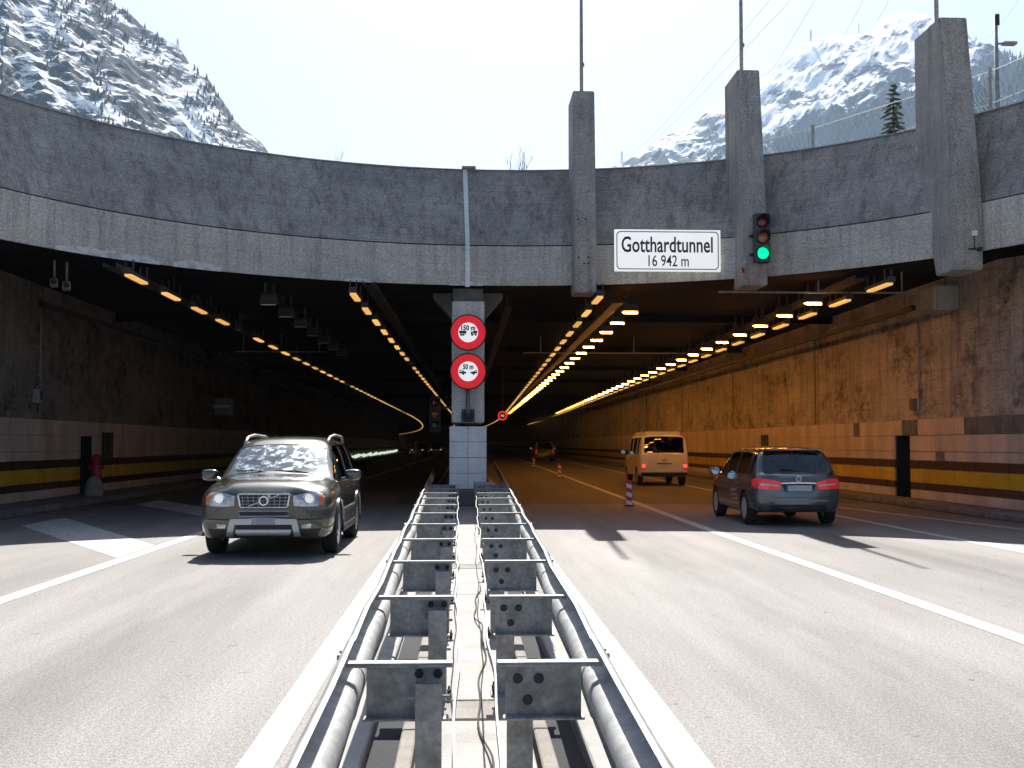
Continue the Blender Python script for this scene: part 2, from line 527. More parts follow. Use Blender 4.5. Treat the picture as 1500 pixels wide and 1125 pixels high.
def text_mesh(txt, size, width, mat, name='lettering', align='CENTER', depth=0.004, bold=0.0):
    """flat lettering, lying in the XZ plane and facing -Y, squeezed to a total width"""
    cu = bpy.data.curves.new('t', 'FONT')
    cu.body = txt; cu.size = size; cu.align_x = align; cu.align_y = 'CENTER'
    cu.extrude = depth; cu.resolution_u = 3; cu.offset = bold
    ob = bpy.data.objects.new('t', cu)
    COL.objects.link(ob)
    dg = bpy.context.evaluated_depsgraph_get()
    me = bpy.data.meshes.new_from_object(ob.evaluated_get(dg))
    bpy.data.objects.remove(ob)
    bpy.data.curves.remove(cu)
    xs = [v.co.x for v in me.vertices]; ys = [v.co.y for v in me.vertices]
    k = width / (max(xs) - min(xs)); cx = (max(xs) + min(xs)) / 2; cy = (max(ys) + min(ys)) / 2
    for v in me.vertices:
        x, y, z = v.co
        v.co = ((x - cx) * k, -z, y - cy)
    me.materials.clear(); me.materials.append(mat)
    me.name = name
    return me

def curve_x(y):
    """the tubes bend gently to the left far inside"""
    return -(max(0.0, y - 130.0)) ** 2 / 4500.0

_cr = cam.rotation_euler.to_matrix()
def sight(px, py, depth):
    """the point at distance depth (along y) on the line of sight through a place in the 1500 x 1125 photograph"""
    d = _cr @ Vector(((px - 750) / 1700, (562.5 - py) / 1700, -1.0))
    return Vector((0, 0, 1.55)) + d * (depth / d.y)
# ================================================================== THE SETTING
XL, XR = -10.8, 11.7           # tunnel walls
KL, KR = -9.6, 11.0            # kerb faces
YEND = 460.0
RCX, RCY, RR = 0.92, 16.85, 10.4  # plan circle of the portal beam
CEIL = 5.6

def arc_y(x, r):
    d = r * r - (x - RCX) ** 2
    return RCY + math.sqrt(d) if d > 0 else RCY

def ys_along(y0, y1):
    out = [y0]; y = y0
    while y < y1:
        y = min(y1, y + (4 if y < 60 else 10))
        out.append(y)
    return out

def strip(name, x0, x1, y0, y1, z, mat, parent=None, kind='structure', fx=curve_x):
    rows = [[(x0 + fx(y), y, z), (x1 + fx(y), y, z)] for y in ys_along(y0, y1)]
    o = MB().grid(rows).build(name, mat, parent)
    if kind and parent is None: o['kind'] = kind
    return o

# ground sheet to the horizon and the carriageway on it
M['ground'] = pm('bare_ground', (0.16, 0.145, 0.11), 0.95, col2=(0.09, 0.10, 0.055), scale=0.05, fine=0.2, fscale=3, world_co=True)
g = MB().grid([[(-6000, -3000, -0.03), (6000, -3000, -0.03)], [(-6000, 9000, -0.03), (6000, 9000, -0.03)]]).build('ground', M['ground'])
g['kind'] = 'structure'
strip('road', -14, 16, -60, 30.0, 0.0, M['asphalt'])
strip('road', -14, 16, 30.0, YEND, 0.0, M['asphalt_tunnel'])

def marking(pts, z=0.004):
    o = MB().add([(x, y, z) for x, y in pts], [tuple(range(len(pts)))]).build('road_marking', M['paint_white'])
    o['kind'] = 'structure'
    return o
def rdrift(y):
    return curve_x(y) + 0.012 * max(0.0, y - 22.0)
def mline(x0, x1, y0, y1, fx=curve_x, mat='paint_white'):
    o = strip('road_marking', x0, x1, y0, y1, 0.004, M[mat], fx=fx)
mline(-1.09, -0.91, -40, YEND)
mline(1.01, 1.20, -40, YEND)
mline(-4.68, -4.48, -40, YEND, lambda y: curve_x(y) + 0.006 * max(0, y - 20))
mline(4.33, 4.53, -40, YEND, rdrift)
mline(7.95, 8.12, 6, YEND, rdrift)
for k in range(-1, 6):                       # hatched area on the left
    d = 7.7 * k
    marking([(-8.4, 22.5 + d), (-8.4, 24.9 + d), (-4.72, 18.05 + d), (-4.72, 16.1 + d)])
marking([(9.02, 28.6), (9.16, 28.9), (10.6, 18.0), (10.6, 16.6)])
marking([(8.14, 18.4), (8.14, 15.2), (9.4, 13.0), (9.8, 13.0)])

# raised side walks with kerb stones (each stone its own piece where it can be told apart)
def sidewalk(name, xa, xb, xk, sgn):
    rows = [[(xa + curve_x(y), y, 0.15), (xb + curve_x(y), y, 0.15)] for y in ys_along(14, YEND)]
    o = MB().grid(rows).build(name, M['kerb'])
    o['kind'] = 'structure'
    me = MB().box((0, 0, 0), (0.22, 1.98, 0.15), ch=0.02).mesh('kerb_stone', M['kerb'])
    y = 15.0
    while y < 60:
        s = link('kerb_stone', me, o, (xk + random.uniform(-0.006, 0.006), y, 0.078 + random.uniform(-0.004, 0.004)))
        y += 2.0
    rows = [[(xk - 0.11 + curve_x(y), y, 0.0), (xk - 0.11 + curve_x(y), y, 0.15), (xk + 0.11 + curve_x(y), y, 0.15), (xk + 0.11 + curve_x(y), y, 0.0)] for y in ys_along(60, YEND)]
    MB().grid(rows).build('kerb', M['kerb'], o)
sidewalk('pavement', XL, KL - 0.11, KL, -1)
sidewalk('pavement', KR + 0.11, XR, KR, 1)

# ------------------------------------------------------------------ median: slabs between the two guard rails
med = MB().box((0.06, 30.0, 0.045), (1.30, 30.0, 0.09)).build('median_strip', M['median'])
med['kind'] = 'structure'
for (x0, x1, z0, mt) in ((-0.215, 0.335, 0.100, 'median'),):
    y = -3.0; k = 0
    L = [1.9, 2.3, 0.5, 2.3, 2.2, 0.45, 2.4, 2.3, 2.3, 0.5, 2.3, 2.3]
    while y < 15.0:
        l = L[k % len(L)]
        MB().box(((x0 + x1) / 2, y + l / 2, z0 / 2 + random.uniform(-0.006, 0.004)), (x1 - x0, l - 0.018, z0), ch=0.01).build(
            'slab', M['median_dark'] if l < 1 else M['median'], med)
        y += l; k += 1
y = -3.0
while y < 15:                                   # narrow kerb strips that edge the slabs
    MB().box((-0.275, y + 0.5, 0.05), (0.075, 0.985, 0.10), ch=0.008).build('edging_stone', M['median_dark'], med)
    MB().box((0.395, y + 0.5, 0.05), (0.075, 0.985, 0.10), ch=0.008).build('edging_stone', M['median_dark'], med)
    y += 1.0
M['channel'] = pm('shaded_channel_asphalt', (0.022, 0.024, 0.028), 0.8, spec=0.2, fine=0.3, fscale=60, world_co=True)  # near-black tone paints shadow into the channel
for xx in (-0.40, 0.52):
    MB().box((xx, 6.0, 0.006), (0.14, 18.0, 0.012)).build('drain_channel', M['channel'], med)
MB().box((-0.545, 6.0, 0.03), (0.13, 18.0, 0.06), ch=0.01).build('concrete_strip', M['median'], med)
MB().box((0.68, 6.0, 0.03), (0.15, 18.0, 0.06), ch=0.01).build('concrete_strip', M['median'], med)
MB().box((0.09, 32.2, 0.285), (0.98, 9.5, 0.40), ch=0.03).build('plinth', M['kerb'], med)

# ------------------------------------------------------------------ tunnel walls with tile cladding
TROWS = [(0.15, 0.38, 'tile_beige'), (0.38, 0.56, 'tile_brown'), (0.56, 0.92, 'tile_yellow'), (0.92, 1.13, 'tile_brown'),
         (1.13, 1.36, 'tile_beige'), (1.36, 1.77, 'tile_beige'), (1.77, 2.18, 'tile_beige')]
def tunnel_wall(x, sgn, label, ny0, ny1, nz, y_tiles):
    w = thing('tunnel_wall', label, 'wall')
    def seg(y0, y1, z0, z1):
        rows = []
        for yy in ys_along(y0, y1):
            c = curve_x(yy)
            rows.append([(x + c, yy, z0), (x + c, yy, z1), (x + c + sgn * 0.4, yy, z1), (x + c + sgn * 0.4, yy, z0)])
        mb.grid(rows, closed=True)
    mb = MB()
    seg(15.5, ny0, 0.0, CEIL + 0.1); seg(ny0, ny1, nz, CEIL + 0.1); seg(ny1, YEND, 0.0, CEIL + 0.1)
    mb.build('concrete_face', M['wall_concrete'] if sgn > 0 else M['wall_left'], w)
    # recess of the emergency exit
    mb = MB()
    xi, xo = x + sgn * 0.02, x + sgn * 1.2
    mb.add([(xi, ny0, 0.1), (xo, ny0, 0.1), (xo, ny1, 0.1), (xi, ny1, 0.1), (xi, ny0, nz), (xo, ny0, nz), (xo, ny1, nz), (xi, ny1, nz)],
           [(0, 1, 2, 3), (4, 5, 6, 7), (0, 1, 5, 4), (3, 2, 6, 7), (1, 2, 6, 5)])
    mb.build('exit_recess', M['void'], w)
    tw = 0.55
    cache = {}
    far = {}
    n = 0
    y = y_tiles
    while y < 118:
        for (z0, z1, mt) in TROWS:
            yc = y + tw / 2
            if yc > ny0 - 0.1 and yc < ny1 + 0.1 and z1 < nz + 0.25:
                continue
            if yc < 37.5:
                k = (z0, mt)
                if k not in cache:
                    cache[k] = MB().box((0, 0, 0), (0.05, tw - 0.014, z1 - z0 - 0.012), ch=0.006).mesh('wall_tile', M[mt])
                me = cache[k]
                if mt == 'tile_beige' and ((sgn > 0 and z0 > 1.7 and (yc < 26.4 or 29.6 < yc < 30.3)) or random.random() < 0.012):
                    kk = (z0, 'tile_grey')
                    if kk not in cache:
                        cache[kk] = MB().box((0, 0, 0), (0.04, tw - 0.014, z1 - z0 - 0.012), ch=0.006).mesh('wall_tile', M['tile_grey'])
                    me = cache[kk]
                o = link('wall_tile', me, w, (x - sgn * (0.025 + random.uniform(-0.004, 0.004)), yc, (z0 + z1) / 2))
            else:
                far.setdefault(mt, MB()).box((x - sgn * 0.025 + curve_x(yc), yc, (z0 + z1) / 2), (0.05, tw - 0.014, z1 - z0 - 0.012))
            n += 1
        y += tw
    # beyond that the tiles can no longer be told apart
    for (z0, z1, mt) in TROWS:
        rows = [[(x - sgn * 0.05 + curve_x(yy), yy, z0), (x - sgn * 0.05 + curve_x(yy), yy, z1)] for yy in ys_along(118, YEND)]
        far[mt].grid(rows)
    for mt, mb in far.items():
        o = mb.build('distant_tiles', M[mt], w)
        o['kind'] = 'stuff'
    return w
wl = tunnel_wall(XL, -1, 'sooty, dim-painted concrete left tunnel wall with beige, brown and yellow tile bands', 33.1, 34.3, 1.77, 22.1)
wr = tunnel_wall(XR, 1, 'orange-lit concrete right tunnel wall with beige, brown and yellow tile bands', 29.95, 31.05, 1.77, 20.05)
# vertical construction joints on the walls
for x, sgn, ws in ((XL, -1, wl), (XR, 1, wr)):
    for yy in (38.2, 50, 62, 74, 86):
        MB().box((x - sgn * 0.012, yy, 3.7), (0.03, 0.09 if yy < 60 else 0.14, 3.0)).build('joint_strip', M['tile_grey'], ws)
    # duct ledge high on the wall
    rows = [[(x - sgn * 1.1 + curve_x(y), y, 4.72), (x - sgn * 1.1 + curve_x(y), y, 4.84), (x - sgn * 1.0 + curve_x(y), y, 4.84), (x - sgn * 1.0 + curve_x(y), y, 4.72)] for y in ys_along(27, 240)]
    MB().grid(rows, closed=True).build('cable_duct', M['lamp_body'], ws)

# ceiling (its front edge follows the portal beam) and far end
mb = MB()
xs = [XL - 0.4 + (XR - XL + 0.8) * i / 48 for i in range(49)]
rows = []
for x in xs:
    y0 = arc_y(x, RR + 0.7)
    ys = [y0 + (60 - y0) * t / 6 for t in range(7)] + [90, 130, 180, 230, 280, 330, 390, YEND]
    rows.append([(x + curve_x(y), y, CEIL) for y in ys])
mb.grid(rows)
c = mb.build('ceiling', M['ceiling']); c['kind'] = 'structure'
b = MB().box(((XL + XR) / 2 + curve_x(YEND), YEND + 0.3, 3), (30, 0.5, 8)).build('tunnel_end', M['void']); b['kind'] = 'structure'
dw = thing('dividing_wall', 'dark concrete wall dividing the two tubes behind the pier', 'wall')
rows = [[(-0.16 + curve_x(y), y, 0.0), (-0.16 + curve_x(y), y, CEIL + 0.05), (0.32 + curve_x(y), y, CEIL + 0.05), (0.32 + curve_x(y), y, 0.0)] for y in ys_along(36.2, YEND)]
MB().grid(rows, closed=True).build('concrete_face', M['wall_left'], dw)
# downstand beams across the ceiling
for yy in (36.5, 48.5, 60.5, 72.5, 96.5):
    MB().box((0.45, yy, CEIL - 0.10), (XR - XL, 0.35, 0.22)).build('ceiling_rib', M['ceiling'], c)

# ------------------------------------------------------------------ portal beam, a curved concrete parapet
beam = thing('portal_beam', 'long curved grey concrete beam spanning both tunnel mouths', 'beam')
def ring(prof, name, mat, a0=180.0, a1=0.0, n=96, smooth=True):
    rows = []
    for i in range(n + 1):
        a = R(a0 + (a1 - a0) * i / n)
        rows.append([(RCX + r * math.cos(a), RCY + r * math.sin(a), z) for r, z in prof])
    mb = MB().grid(rows, closed=True)
    k = len(prof)
    mb.f.append(tuple(range(k))); mb.m.append(0)
    mb.f.append(tuple(range(n * k, n * k + k))); mb.m.append(0)
    return smooth_by_angle(mb.build(name, mat, beam), 30)
ring([(RR, 5.29), (RR, 6.22), (RR + 1.2, 6.22), (RR + 1.2, 5.29)], 'lower_band', M['lower_concrete'])
ring([(RR + 0.035, 6.255), (RR + 0.80, 8.21), (RR + 2.2, 8.21), (RR + 1.2, 6.255)], 'upper_band', M['upper_concrete'])
ring([(RR + 0.77, 8.214), (RR + 0.77, 8.24), (RR + 1.2, 8.24), (RR + 1.2, 8.214)], 'coping', M['galv'])
ring([(RR + 0.05, 5.286), (RR + 0.05, 5.296), (RR + 1.19, 5.296), (RR + 1.19, 5.286)], 'soffit', M['ceiling'])
# metal expansion joint cover
ja = math.acos((0.07 - RCX) / RR)
def ringpt(a, r, z):
    return (RCX + r * math.cos(a), RCY + r * math.sin(a), z)
mb = MB()
for r0, z0, r1, z1 in ((RR, 5.25, RR, 6.24), (RR + 0.03, 6.24, RR + 0.80, 8.22)):
    w2 = 0.05 / RR
    mb.add([ringpt(ja - w2, r0 - 0.05, z0), ringpt(ja + w2, r0 - 0.05, z0), ringpt(ja + w2, r1 - 0.05, z1), ringpt(ja - w2, r1 - 0.05, z1),
            ringpt(ja - w2, r0 + 0.05, z0), ringpt(ja + w2, r0 + 0.05, z0), ringpt(ja + w2, r1 + 0.05, z1), ringpt(ja - w2, r1 + 0.05, z1)],
           [(0, 1, 2, 3), (4, 5, 6, 7), (0, 1, 5, 4), (2, 3, 7, 6), (0, 3, 7, 4), (1, 2, 6, 5)])
jc = mb.build('joint_cover', M['pier_tile'], beam)
jc['label'] = 'pale metal strip covering the vertical joint of the beam'
MB().box((0.10, arc_y(0.1, RR + 0.8), 8.265), (0.34, 0.3, 0.05)).build('joint_cap', M['galv'], beam)
# pale plaster patches along the lower edge (angle from, to, max height)
def px_ang(x):
    return math.acos((x - RCX) / RR)
for (x0, x1, h, ramp) in ((-7.85, -6.35, 0.17, 1), (-6.12, -5.28, 0.20, 0), (-2.75, -2.15, 0.10, 0), (-0.35, 0.42, 0.09, 0)):
    a0, a1 = px_ang(x0), px_ang(x1)
    top = []; bot = []
    n = 18
    for i in range(n + 1):
        t = i / n
        a = a0 + (a1 - a0) * t
        hh = h * (math.sin(math.pi * min(1, max(0, t * 0.9 + 0.05))) ** 0.5) * (0.75 + 0.35 * noise.noise((x0 * 3 + t * 9, 1, 2)))
        top.append(ringpt(a, RR - 0.012, 5.30 + max(hh, 0.02)))
        bot.append(ringpt(a, RR - 0.014, 5.275))
    back = [ringpt(a0 + (a1 - a0) * i / n, RR + 0.01, 5.30) for i in range(n + 1)]
    MB().grid([bot, top, back]).build('plaster_patch', M['plaster'], beam)
# end blocks that carry the beam at the walls (outside the picture)
for x in (XL + 0.35, XR - 0.1):
    o = MB().box((x, 15.5, 3.7), (2.0, 1.9, 7.4), ch=0.05).build('abutment', M['lower_concrete'], beam)

# ------------------------------------------------------------------ concrete fins and the masts on them
def fin(x0, x1, yt, yb, yback, z0, z1, label):
    t = thing('concrete_fin', label, 'pillar', (0, 0, 0), 0, 'concrete fins on the portal beam')
    mb = MB()
    bm = bmesh.new()
    pr = [(yb, z0), (yb + 0.0, z0 + 1.4), (yt, z1), (yback, z1), (yback, 8.0), (yb + 0.9, z0)]
    va = [bm.verts.new((x0, y, z)) for y, z in pr]
    vb = [bm.verts.new((x1, y, z)) for y, z in pr]
    bm.faces.new(va); bm.faces.new(vb[::-1])
    n = len(pr)
    for i in range(n):
        bm.faces.new((va[i], va[(i + 1) % n], vb[(i + 1) % n], vb[i]))
    bmesh.ops.recalc_face_normals(bm, faces=bm.faces)
    bmesh.ops.bevel(bm, geom=list(bm.edges), offset=0.022, segments=2, affect='EDGES')
    me = bpy.data.meshes.new('shaft'); bm.to_mesh(me); bm.free()
    me.materials.append(M['fin_concrete'])
    link('shaft', me, t)
    return t
f1 = fin(2.54, 3.05, 26.85, 26.55, 28.05, 5.05, 9.86, 'left concrete fin standing between joint strip and white name board')
f2 = fin(6.12, 6.63, 25.50, 25.00, 26.75, 5.02, 9.97, 'middle concrete fin carrying the traffic light')
f3 = fin(9.42, 9.98, 22.30, 21.80, 23.60, 4.90, 10.03, 'right concrete fin, widest in view, with small white sensor')
for (x, y, z0) in ((2.74, 25.55, 5.4), ):
    pass
for x, y, l in ((2.79, 27.3, 'thin metal mast rising from the left concrete fin'), (6.37, 26.1, 'thin metal mast rising from the middle concrete fin'), (9.62, 22.9, 'thin metal mast rising from the right concrete fin')):
    t = thing('mast', l, 'mast', (x, y, 9.88 if x < 4 else 9.99 if x < 8 else 10.05), 0, 'masts on the concrete fins')
    MB().tube([(0, 0, -0.02), (0, 0, 1.6), (0, 0, 4.1)], [0.045, 0.042, 0.030], 10).build('pole', M['galv_dull'], t, True)
    MB().lathe([(0.09, 0), (0.09, 0.03), (0.05, 0.05)], (0, 0, 0), 'z', 12).build('base_flange', M['galv_dull'], t)
    MB().box((0.045, 0, 0.75), (0.05, 0.05, 0.09)).build('clamp', M['galv_dull'], t)
# dark bolt holes in the left fin
mb = MB()
for dx, z in ((2.62, 6.75), (2.80, 6.75), (2.64, 5.86), (2.76, 5.72), (2.86, 5.72), (2.86, 5.86)):
    MB().lathe([(0.022, 0), (0.022, -0.006)], (dx, 26.548, z), 'y', 10).build('bolt_hole', M['void'], f1)

# ------------------------------------------------------------------ pier between the two tubes
PY = 27.45
pier = thing('centre_pier', 'concrete pier between the tunnel tubes, pale tiles on its lower half', 'pillar', (0.09, PY, 0.0))
MB().box((0, 1.5, 3.5), (0.775, 2.9, 2.9), ch=0.03).build('shaft', M['pier_concrete'], pier)
MB().box((0, 1.5, 1.1), (0.80, 2.86, 1.70)).build('core', M['tile_grey'], pier)
tm = MB().box((0, 0, 0), (0.43, 0.05, 0.362), ch=0.008).mesh('wall_tile', M['pier_tile'])
ts = MB().box((0, 0, 0), (0.05, 0.475, 0.362), ch=0.008).mesh('wall_tile', M['pier_tile'])
for r in range(4):
    for c2 in (-1, 1):
        link('wall_tile', tm, pier, (c2 * 0.2185, 0.035 + random.uniform(-0.004, 0.004), 0.675 + r * 0.370))
    for q in range(6):
        for sx in (-1, 1):
            link('wall_tile', ts, pier, (sx * 0.415, 0.30 + q * 0.485, 0.675 + r * 0.370))
for s in (-1, 1):
    MB().prism([(s * 0.38, 4.62), (s * 0.38, 5.27), (s * 0.86, 5.27), (s * 0.86, 5.16)], 1.1, 1.7).build('corbel', M['tile_grey'], pier)
MB().box((0, 1.6, 5.11), (0.72, 2.6, 0.34)).build('bearing', M['tile_grey'], pier)

# ------------------------------------------------------------------ hillside over the tunnel, mountains
def fbm(x, y, z=0.0, o=6):
    return noise.fractal((x, y, z), 0.9, 2.1, o, noise_basis='PERLIN_ORIGINAL')
def ridged(x, y, z=0.0, o=6):
    return noise.ridged_multi_fractal((x, y, z), 0.9, 2.2, o, 1.0, 2.0, noise_basis='PERLIN_ORIGINAL')

M['hill'] = pm('alpine_turf', (0.13, 0.115, 0.055), 0.95, col2=(0.07, 0.075, 0.035), scale=0.2, fine=0.3, fscale=2.5, world_co=True)
mb = MB()
xs = [-900, -600, -380, -240, -150, -90, -55, -30, -18, -13] + [-12 + 26 * i / 30 for i in range(31)] + [16, 22, 34, 60, 95, 150, 240, 380, 600, 900]
rows = []
for x in xs:
    y0 = arc_y(x, RR + 1.9) if XL - 0.4 < x < XR + 0.4 else RCY
    ys = [y0 + (44 - y0) * t / 5 for t in range(6)] + [60, 80, 110, 150, 200, 270, 360, 480, 640]
    r = []
    for i, y in enumerate(ys):
        zc = 8.1 + 0.185 * max(0.0, y - 29) + (0 if i < 5 else fbm(x * 0.02, y * 0.02) * min(4, (y - 40) * 0.03))
        r.append((x, y, zc))
    rows.append([(x, y0, 8.0 if XL - 0.4 < x < XR + 0.4 else 0.0)] + r)
mb.grid(rows)
h = mb.build('hillside', M['hill'], smooth=False); h['kind'] = 'structure'

def rockmat(name, snow_bias, forest):
    m = bpy.data.materials.new(name)
    m.use_nodes = True
    nt = m.node_tree
    p = nt.nodes['Principled BSDF']
    p.inputs['Roughness'].default_value = 0.9
    p.inputs['Specular IOR Level'].default_value = 0.1
    geo = ND(nt, 'ShaderNodeNewGeometry')
    sep = ND(nt, 'ShaderNodeSeparateXYZ'); nt.links.new(geo.outputs['Position'], sep.inputs[0])
    sn = ND(nt, 'ShaderNodeSeparateXYZ'); nt.links.new(geo.outputs['Normal'], sn.inputs[0])
    def nz(scale, st=(1, 1, 1), det=8, rough=0.65, rot=(0, 0, 0)):
        mp = ND(nt, 'ShaderNodeMapping'); mp.inputs['Scale'].default_value = st; mp.inputs['Rotation'].default_value = rot
        nt.links.new(geo.outputs['Position'], mp.inputs[0])
        n = ND(nt, 'ShaderNodeTexNoise')
        n.inputs['Scale'].default_value = scale; n.inputs['Detail'].default_value = det; n.inputs['Roughness'].default_value = rough
        nt.links.new(mp.outputs[0], n.inputs['Vector'])
        return n.outputs[0]
    def mth(op, a, b):
        x = ND(nt, 'ShaderNodeMath', operation=op)
        for i, v in enumerate((a, b)):
            if hasattr(v, 'node'): nt.links.new(v, x.inputs[i])
            else: x.inputs[i].default_value = v
        return x.outputs[0]
    def rng(s, a, b, c=0.0, d=1.0):
        r = ND(nt, 'ShaderNodeMapRange')
        for i, v in enumerate((a, b, c, d)): r.inputs[i + 1].default_value = v
        nt.links.new(s, r.inputs[0]); return r.outputs[0]
    def mixc(f, a, b):
        x = ND(nt, 'ShaderNodeMix', data_type='RGBA'); nt.links.new(f, x.inputs[0])
        for k, v in ((6, a), (7, b)):
            if hasattr(v, 'node'): nt.links.new(v, x.inputs[k])
            else: x.inputs[k].default_value = (*v, 1)
        return x.outputs[2]
    k = 1.0 if not forest else 0.42
    rock = mixc(rng(nz(0.06 * k), 0.35, 0.65), (0.014, 0.020, 0.032), (0.055, 0.066, 0.085))
    # snow lies where the ground is flat enough, in diagonal bands and patches
    s = mth('ADD', mth('MULTIPLY', sn.outputs[2], 0.62), mth('MULTIPLY', nz(0.016 * k, (1.0, 0.7, 2.6), 13, 0.74, (0, R(38), 0)), 2.6))
    s = mth('ADD', s, mth('MULTIPLY', nz(0.11 * k, (1, 1, 1), 6, 0.7), 0.55))
    s = mth('ADD', s, snow_bias - 0.35)
    if forest:
        s = mth('ADD', s, rng(sep.outputs[2], 350, 1000, -0.30, 0.34))
    col = mixc(rng(s, 1.64, 1.76), rock, (0.86, 0.87, 0.88))
    nt.links.new(col, p.inputs['Base Color'])
    bp = ND(nt, 'ShaderNodeBump'); bp.inputs['Strength'].default_value = 0.6; bp.inputs['Distance'].default_value = 6.0 if not forest else 12.0
    nt.links.new(nz(0.05 * k, (1, 1, 1), 10, 0.7), bp.inputs['Height'])
    nt.links.new(bp.outputs[0], p.inputs['Normal'])
    return m

def interp(tab, x):
    if x <= tab[0][0]: return tab[0][1]
    for (a, fa), (b, fb) in zip(tab, tab[1:]):
        if x <= b:
            return fa + (fb - fa) * (x - a) / (b - a)
    return tab[-1][1]

def mountain(name, tab, x0, x1, nx, yb, yr, nv, mat, amp, fs, seed, ridge_amp):
    """a slope that climbs from yb to a ridge line at depth yr; tab gives ridge height over x"""
    rows = []
    for i in range(nx + 1):
        x = x0 + (x1 - x0) * i / nx
        zr = interp(tab, x) + ridge_amp * fbm(x * fs * 5, seed, 3.3)
        r = []
        for k in range(nv + 1):
            t = k / nv
            y = yb + (yr - yb) * t
            if t <= 0.86:
                u = t / 0.86
                z = zr * (0.10 * u + 0.90 * u ** 1.25)
            else:
                z = zr * (1 - (t - 0.86) * 1.5)
            w = math.sin(math.pi * min(1.0, t / 0.86)) ** 0.6 if t <= 0.86 else 0.0
            d = (ridged(x * fs + 0.35 * z * fs, y * fs * 0.6 - 0.4 * z * fs, seed) - 1.0) * amp
            d += fbm(x * fs * 6, y * fs * 6, seed + 9) * amp * 0.30
            r.append((x, y - d * w * 0.5, max(-5, z + d * w)))
        rows.append(r)
    o = MB().grid(rows).build(name, mat, smooth=False, fix=False)
    o['kind'] = 'structure'
    return o
M['rock_near'] = rockmat('snowy_rock', 0.07, False)
M['rock_far'] = rockmat('high_snowfield', -0.06, True)
# left mountain: ridge over x in metres (depth of the ridge about 1300)
YRL = 1300.0
def Lp(px, py):
    q = sight(px, py, YRL); return (q.x, q.z)
mtab = [(-1300, 1100), Lp(-400, -330), Lp(0, -120), Lp(120, -40), Lp(165, 2), Lp(255, 68), Lp(300, 108), Lp(340, 165), Lp(372, 205), Lp(410, 232), Lp(450, 262), Lp(560, 330), (140, 60), (300, 0)]
mountain('mountain', mtab, -1000, 300, 260, 420, YRL / 0.86 - 420 * 0.14 / 0.86, 170, M['rock_near'], 30.0, 0.0075, 1.7, 10.0)
YRR = 3000.0
def Rp(px, py):
    q = sight(px, py, YRR); return (q.x, q.z)
rtab = [(-300, 250), Rp(700, 345), Rp(840, 275), Rp(895, 246), Rp(960, 208), Rp(1010, 180), Rp(1060, 148), Rp(1110, 112), Rp(1140, 88), Rp(1180, 60), Rp(1225, 52), Rp(1265, 50), Rp(1290, 28), Rp(1318, 14), Rp(1345, 24), Rp(1362, 40),
        Rp(1420, 66), Rp(1500, 88), Rp(1700, 60), (2600, 900)]
mountain('mountain', rtab, -300, 2500, 300, 1000, YRR / 0.86 - 1000 * 0.14 / 0.86, 180, M['rock_far'], 90.0, 0.0026, 5.2, 16.0)

# far-off conifer wood on the right-hand slope: one mass of small trees
M['far_conifer'] = pm('far_conifer', (0.040, 0.058, 0.042), 0.95, col2=(0.022, 0.034, 0.026), scale=0.02, world_co=True)
dg = bpy.context.evaluated_depsgraph_get()
far_m = [o for o in COL.objects if o.name.startswith('mountain')]
def wood(src, n, accept, hmin, hmax, seed):
    rnd = random.Random(seed)
    me = src.data
    tree = BVHTree.FromPolygons([v.co for v in me.vertices], [p.vertices for p in me.polygons])
    mb = MB()
    k = 0; tries = 0
    while k < n and tries < n * 30:
        tries += 1
        px = rnd.uniform(*accept[0]); py = rnd.uniform(*accept[1])
        if not accept[2](px, py, rnd): continue
        d = (sight(px, py, 100.0) - Vector((0, 0, 1.55))).normalized()
        hit = tree.ray_cast(Vector((0, 0, 1.55)), d)
        if hit[0] is None: continue
        p = hit[0]
        hh = rnd.uniform(hmin, hmax); rr = hh * rnd.uniform(0.16, 0.24)
        a0 = rnd.uniform(0, 6.28)
        vs = []
        for j in range(5):
            a = a0 + j * 1.2566
            vs.append((p.x + rr * math.cos(a), p.y + rr * math.sin(a), p.z + hh * 0.04))
        for j in range(5):
            a = a0 + 0.5 + j * 1.2566
            vs.append((p.x + rr * 0.55 * math.cos(a), p.y + rr * 0.55 * math.sin(a), p.z + hh * 0.45))
        vs.append((p.x, p.y, p.z + hh))
        fs = []
        for j in range(5):
            fs += [(j, (j + 1) % 5, 5 + j), ((j + 1) % 5, 5 + (j + 1) % 5, 5 + j), (5 + j, 5 + (j + 1) % 5, 10)]
        mb.add(vs, fs)
        k += 1
    o = mb.build('distant_wood', M['far_conifer'], fix=False)
    return o
def acc_r(px, py, r):
    lim = 215 - (px - 1120) * 0.36 if px > 1120 else 400      # tree line climbs to the right
    d = py - lim
    return r.random() < max(0.0, min(1.0, 0.15 + d / 55)) and noise.noise((px * 0.018, py * 0.03, 4)) > -0.25
tag(wood(far_m[1], 5200, ((1020, 1510), (60, 260), acc_r), 16, 30, 3), 'distant conifer wood climbing the snowy mountain behind the right fin', 'forest', kind='stuff')
def acc_l(px, py, r):
    return noise.noise((px * 0.016, py * 0.014, 8.5)) + 0.5 * noise.noise((px * 0.06, py * 0.05, 2.5)) > 0.12
tag(wood(far_m[0], 450, ((0, 400), (0, 240), acc_l), 4, 8, 5), 'scattered small conifers on the steep snowy mountain at left', 'forest', kind='stuff')
# ================================================================== GUARD RAILS ON THE MEDIAN
def rail_x(side, y):
    """x of the outer beam's back lip"""
    y = max(y, -2.0)
    return -0.385 - 0.0160 * y if side < 0 else 0.463 + 0.0175 * y
def inner_x(side, y):
    return -0.03 - 0.005 * max(y, 0) if side < 0 else 0.115 + 0.006 * max(y, 0)

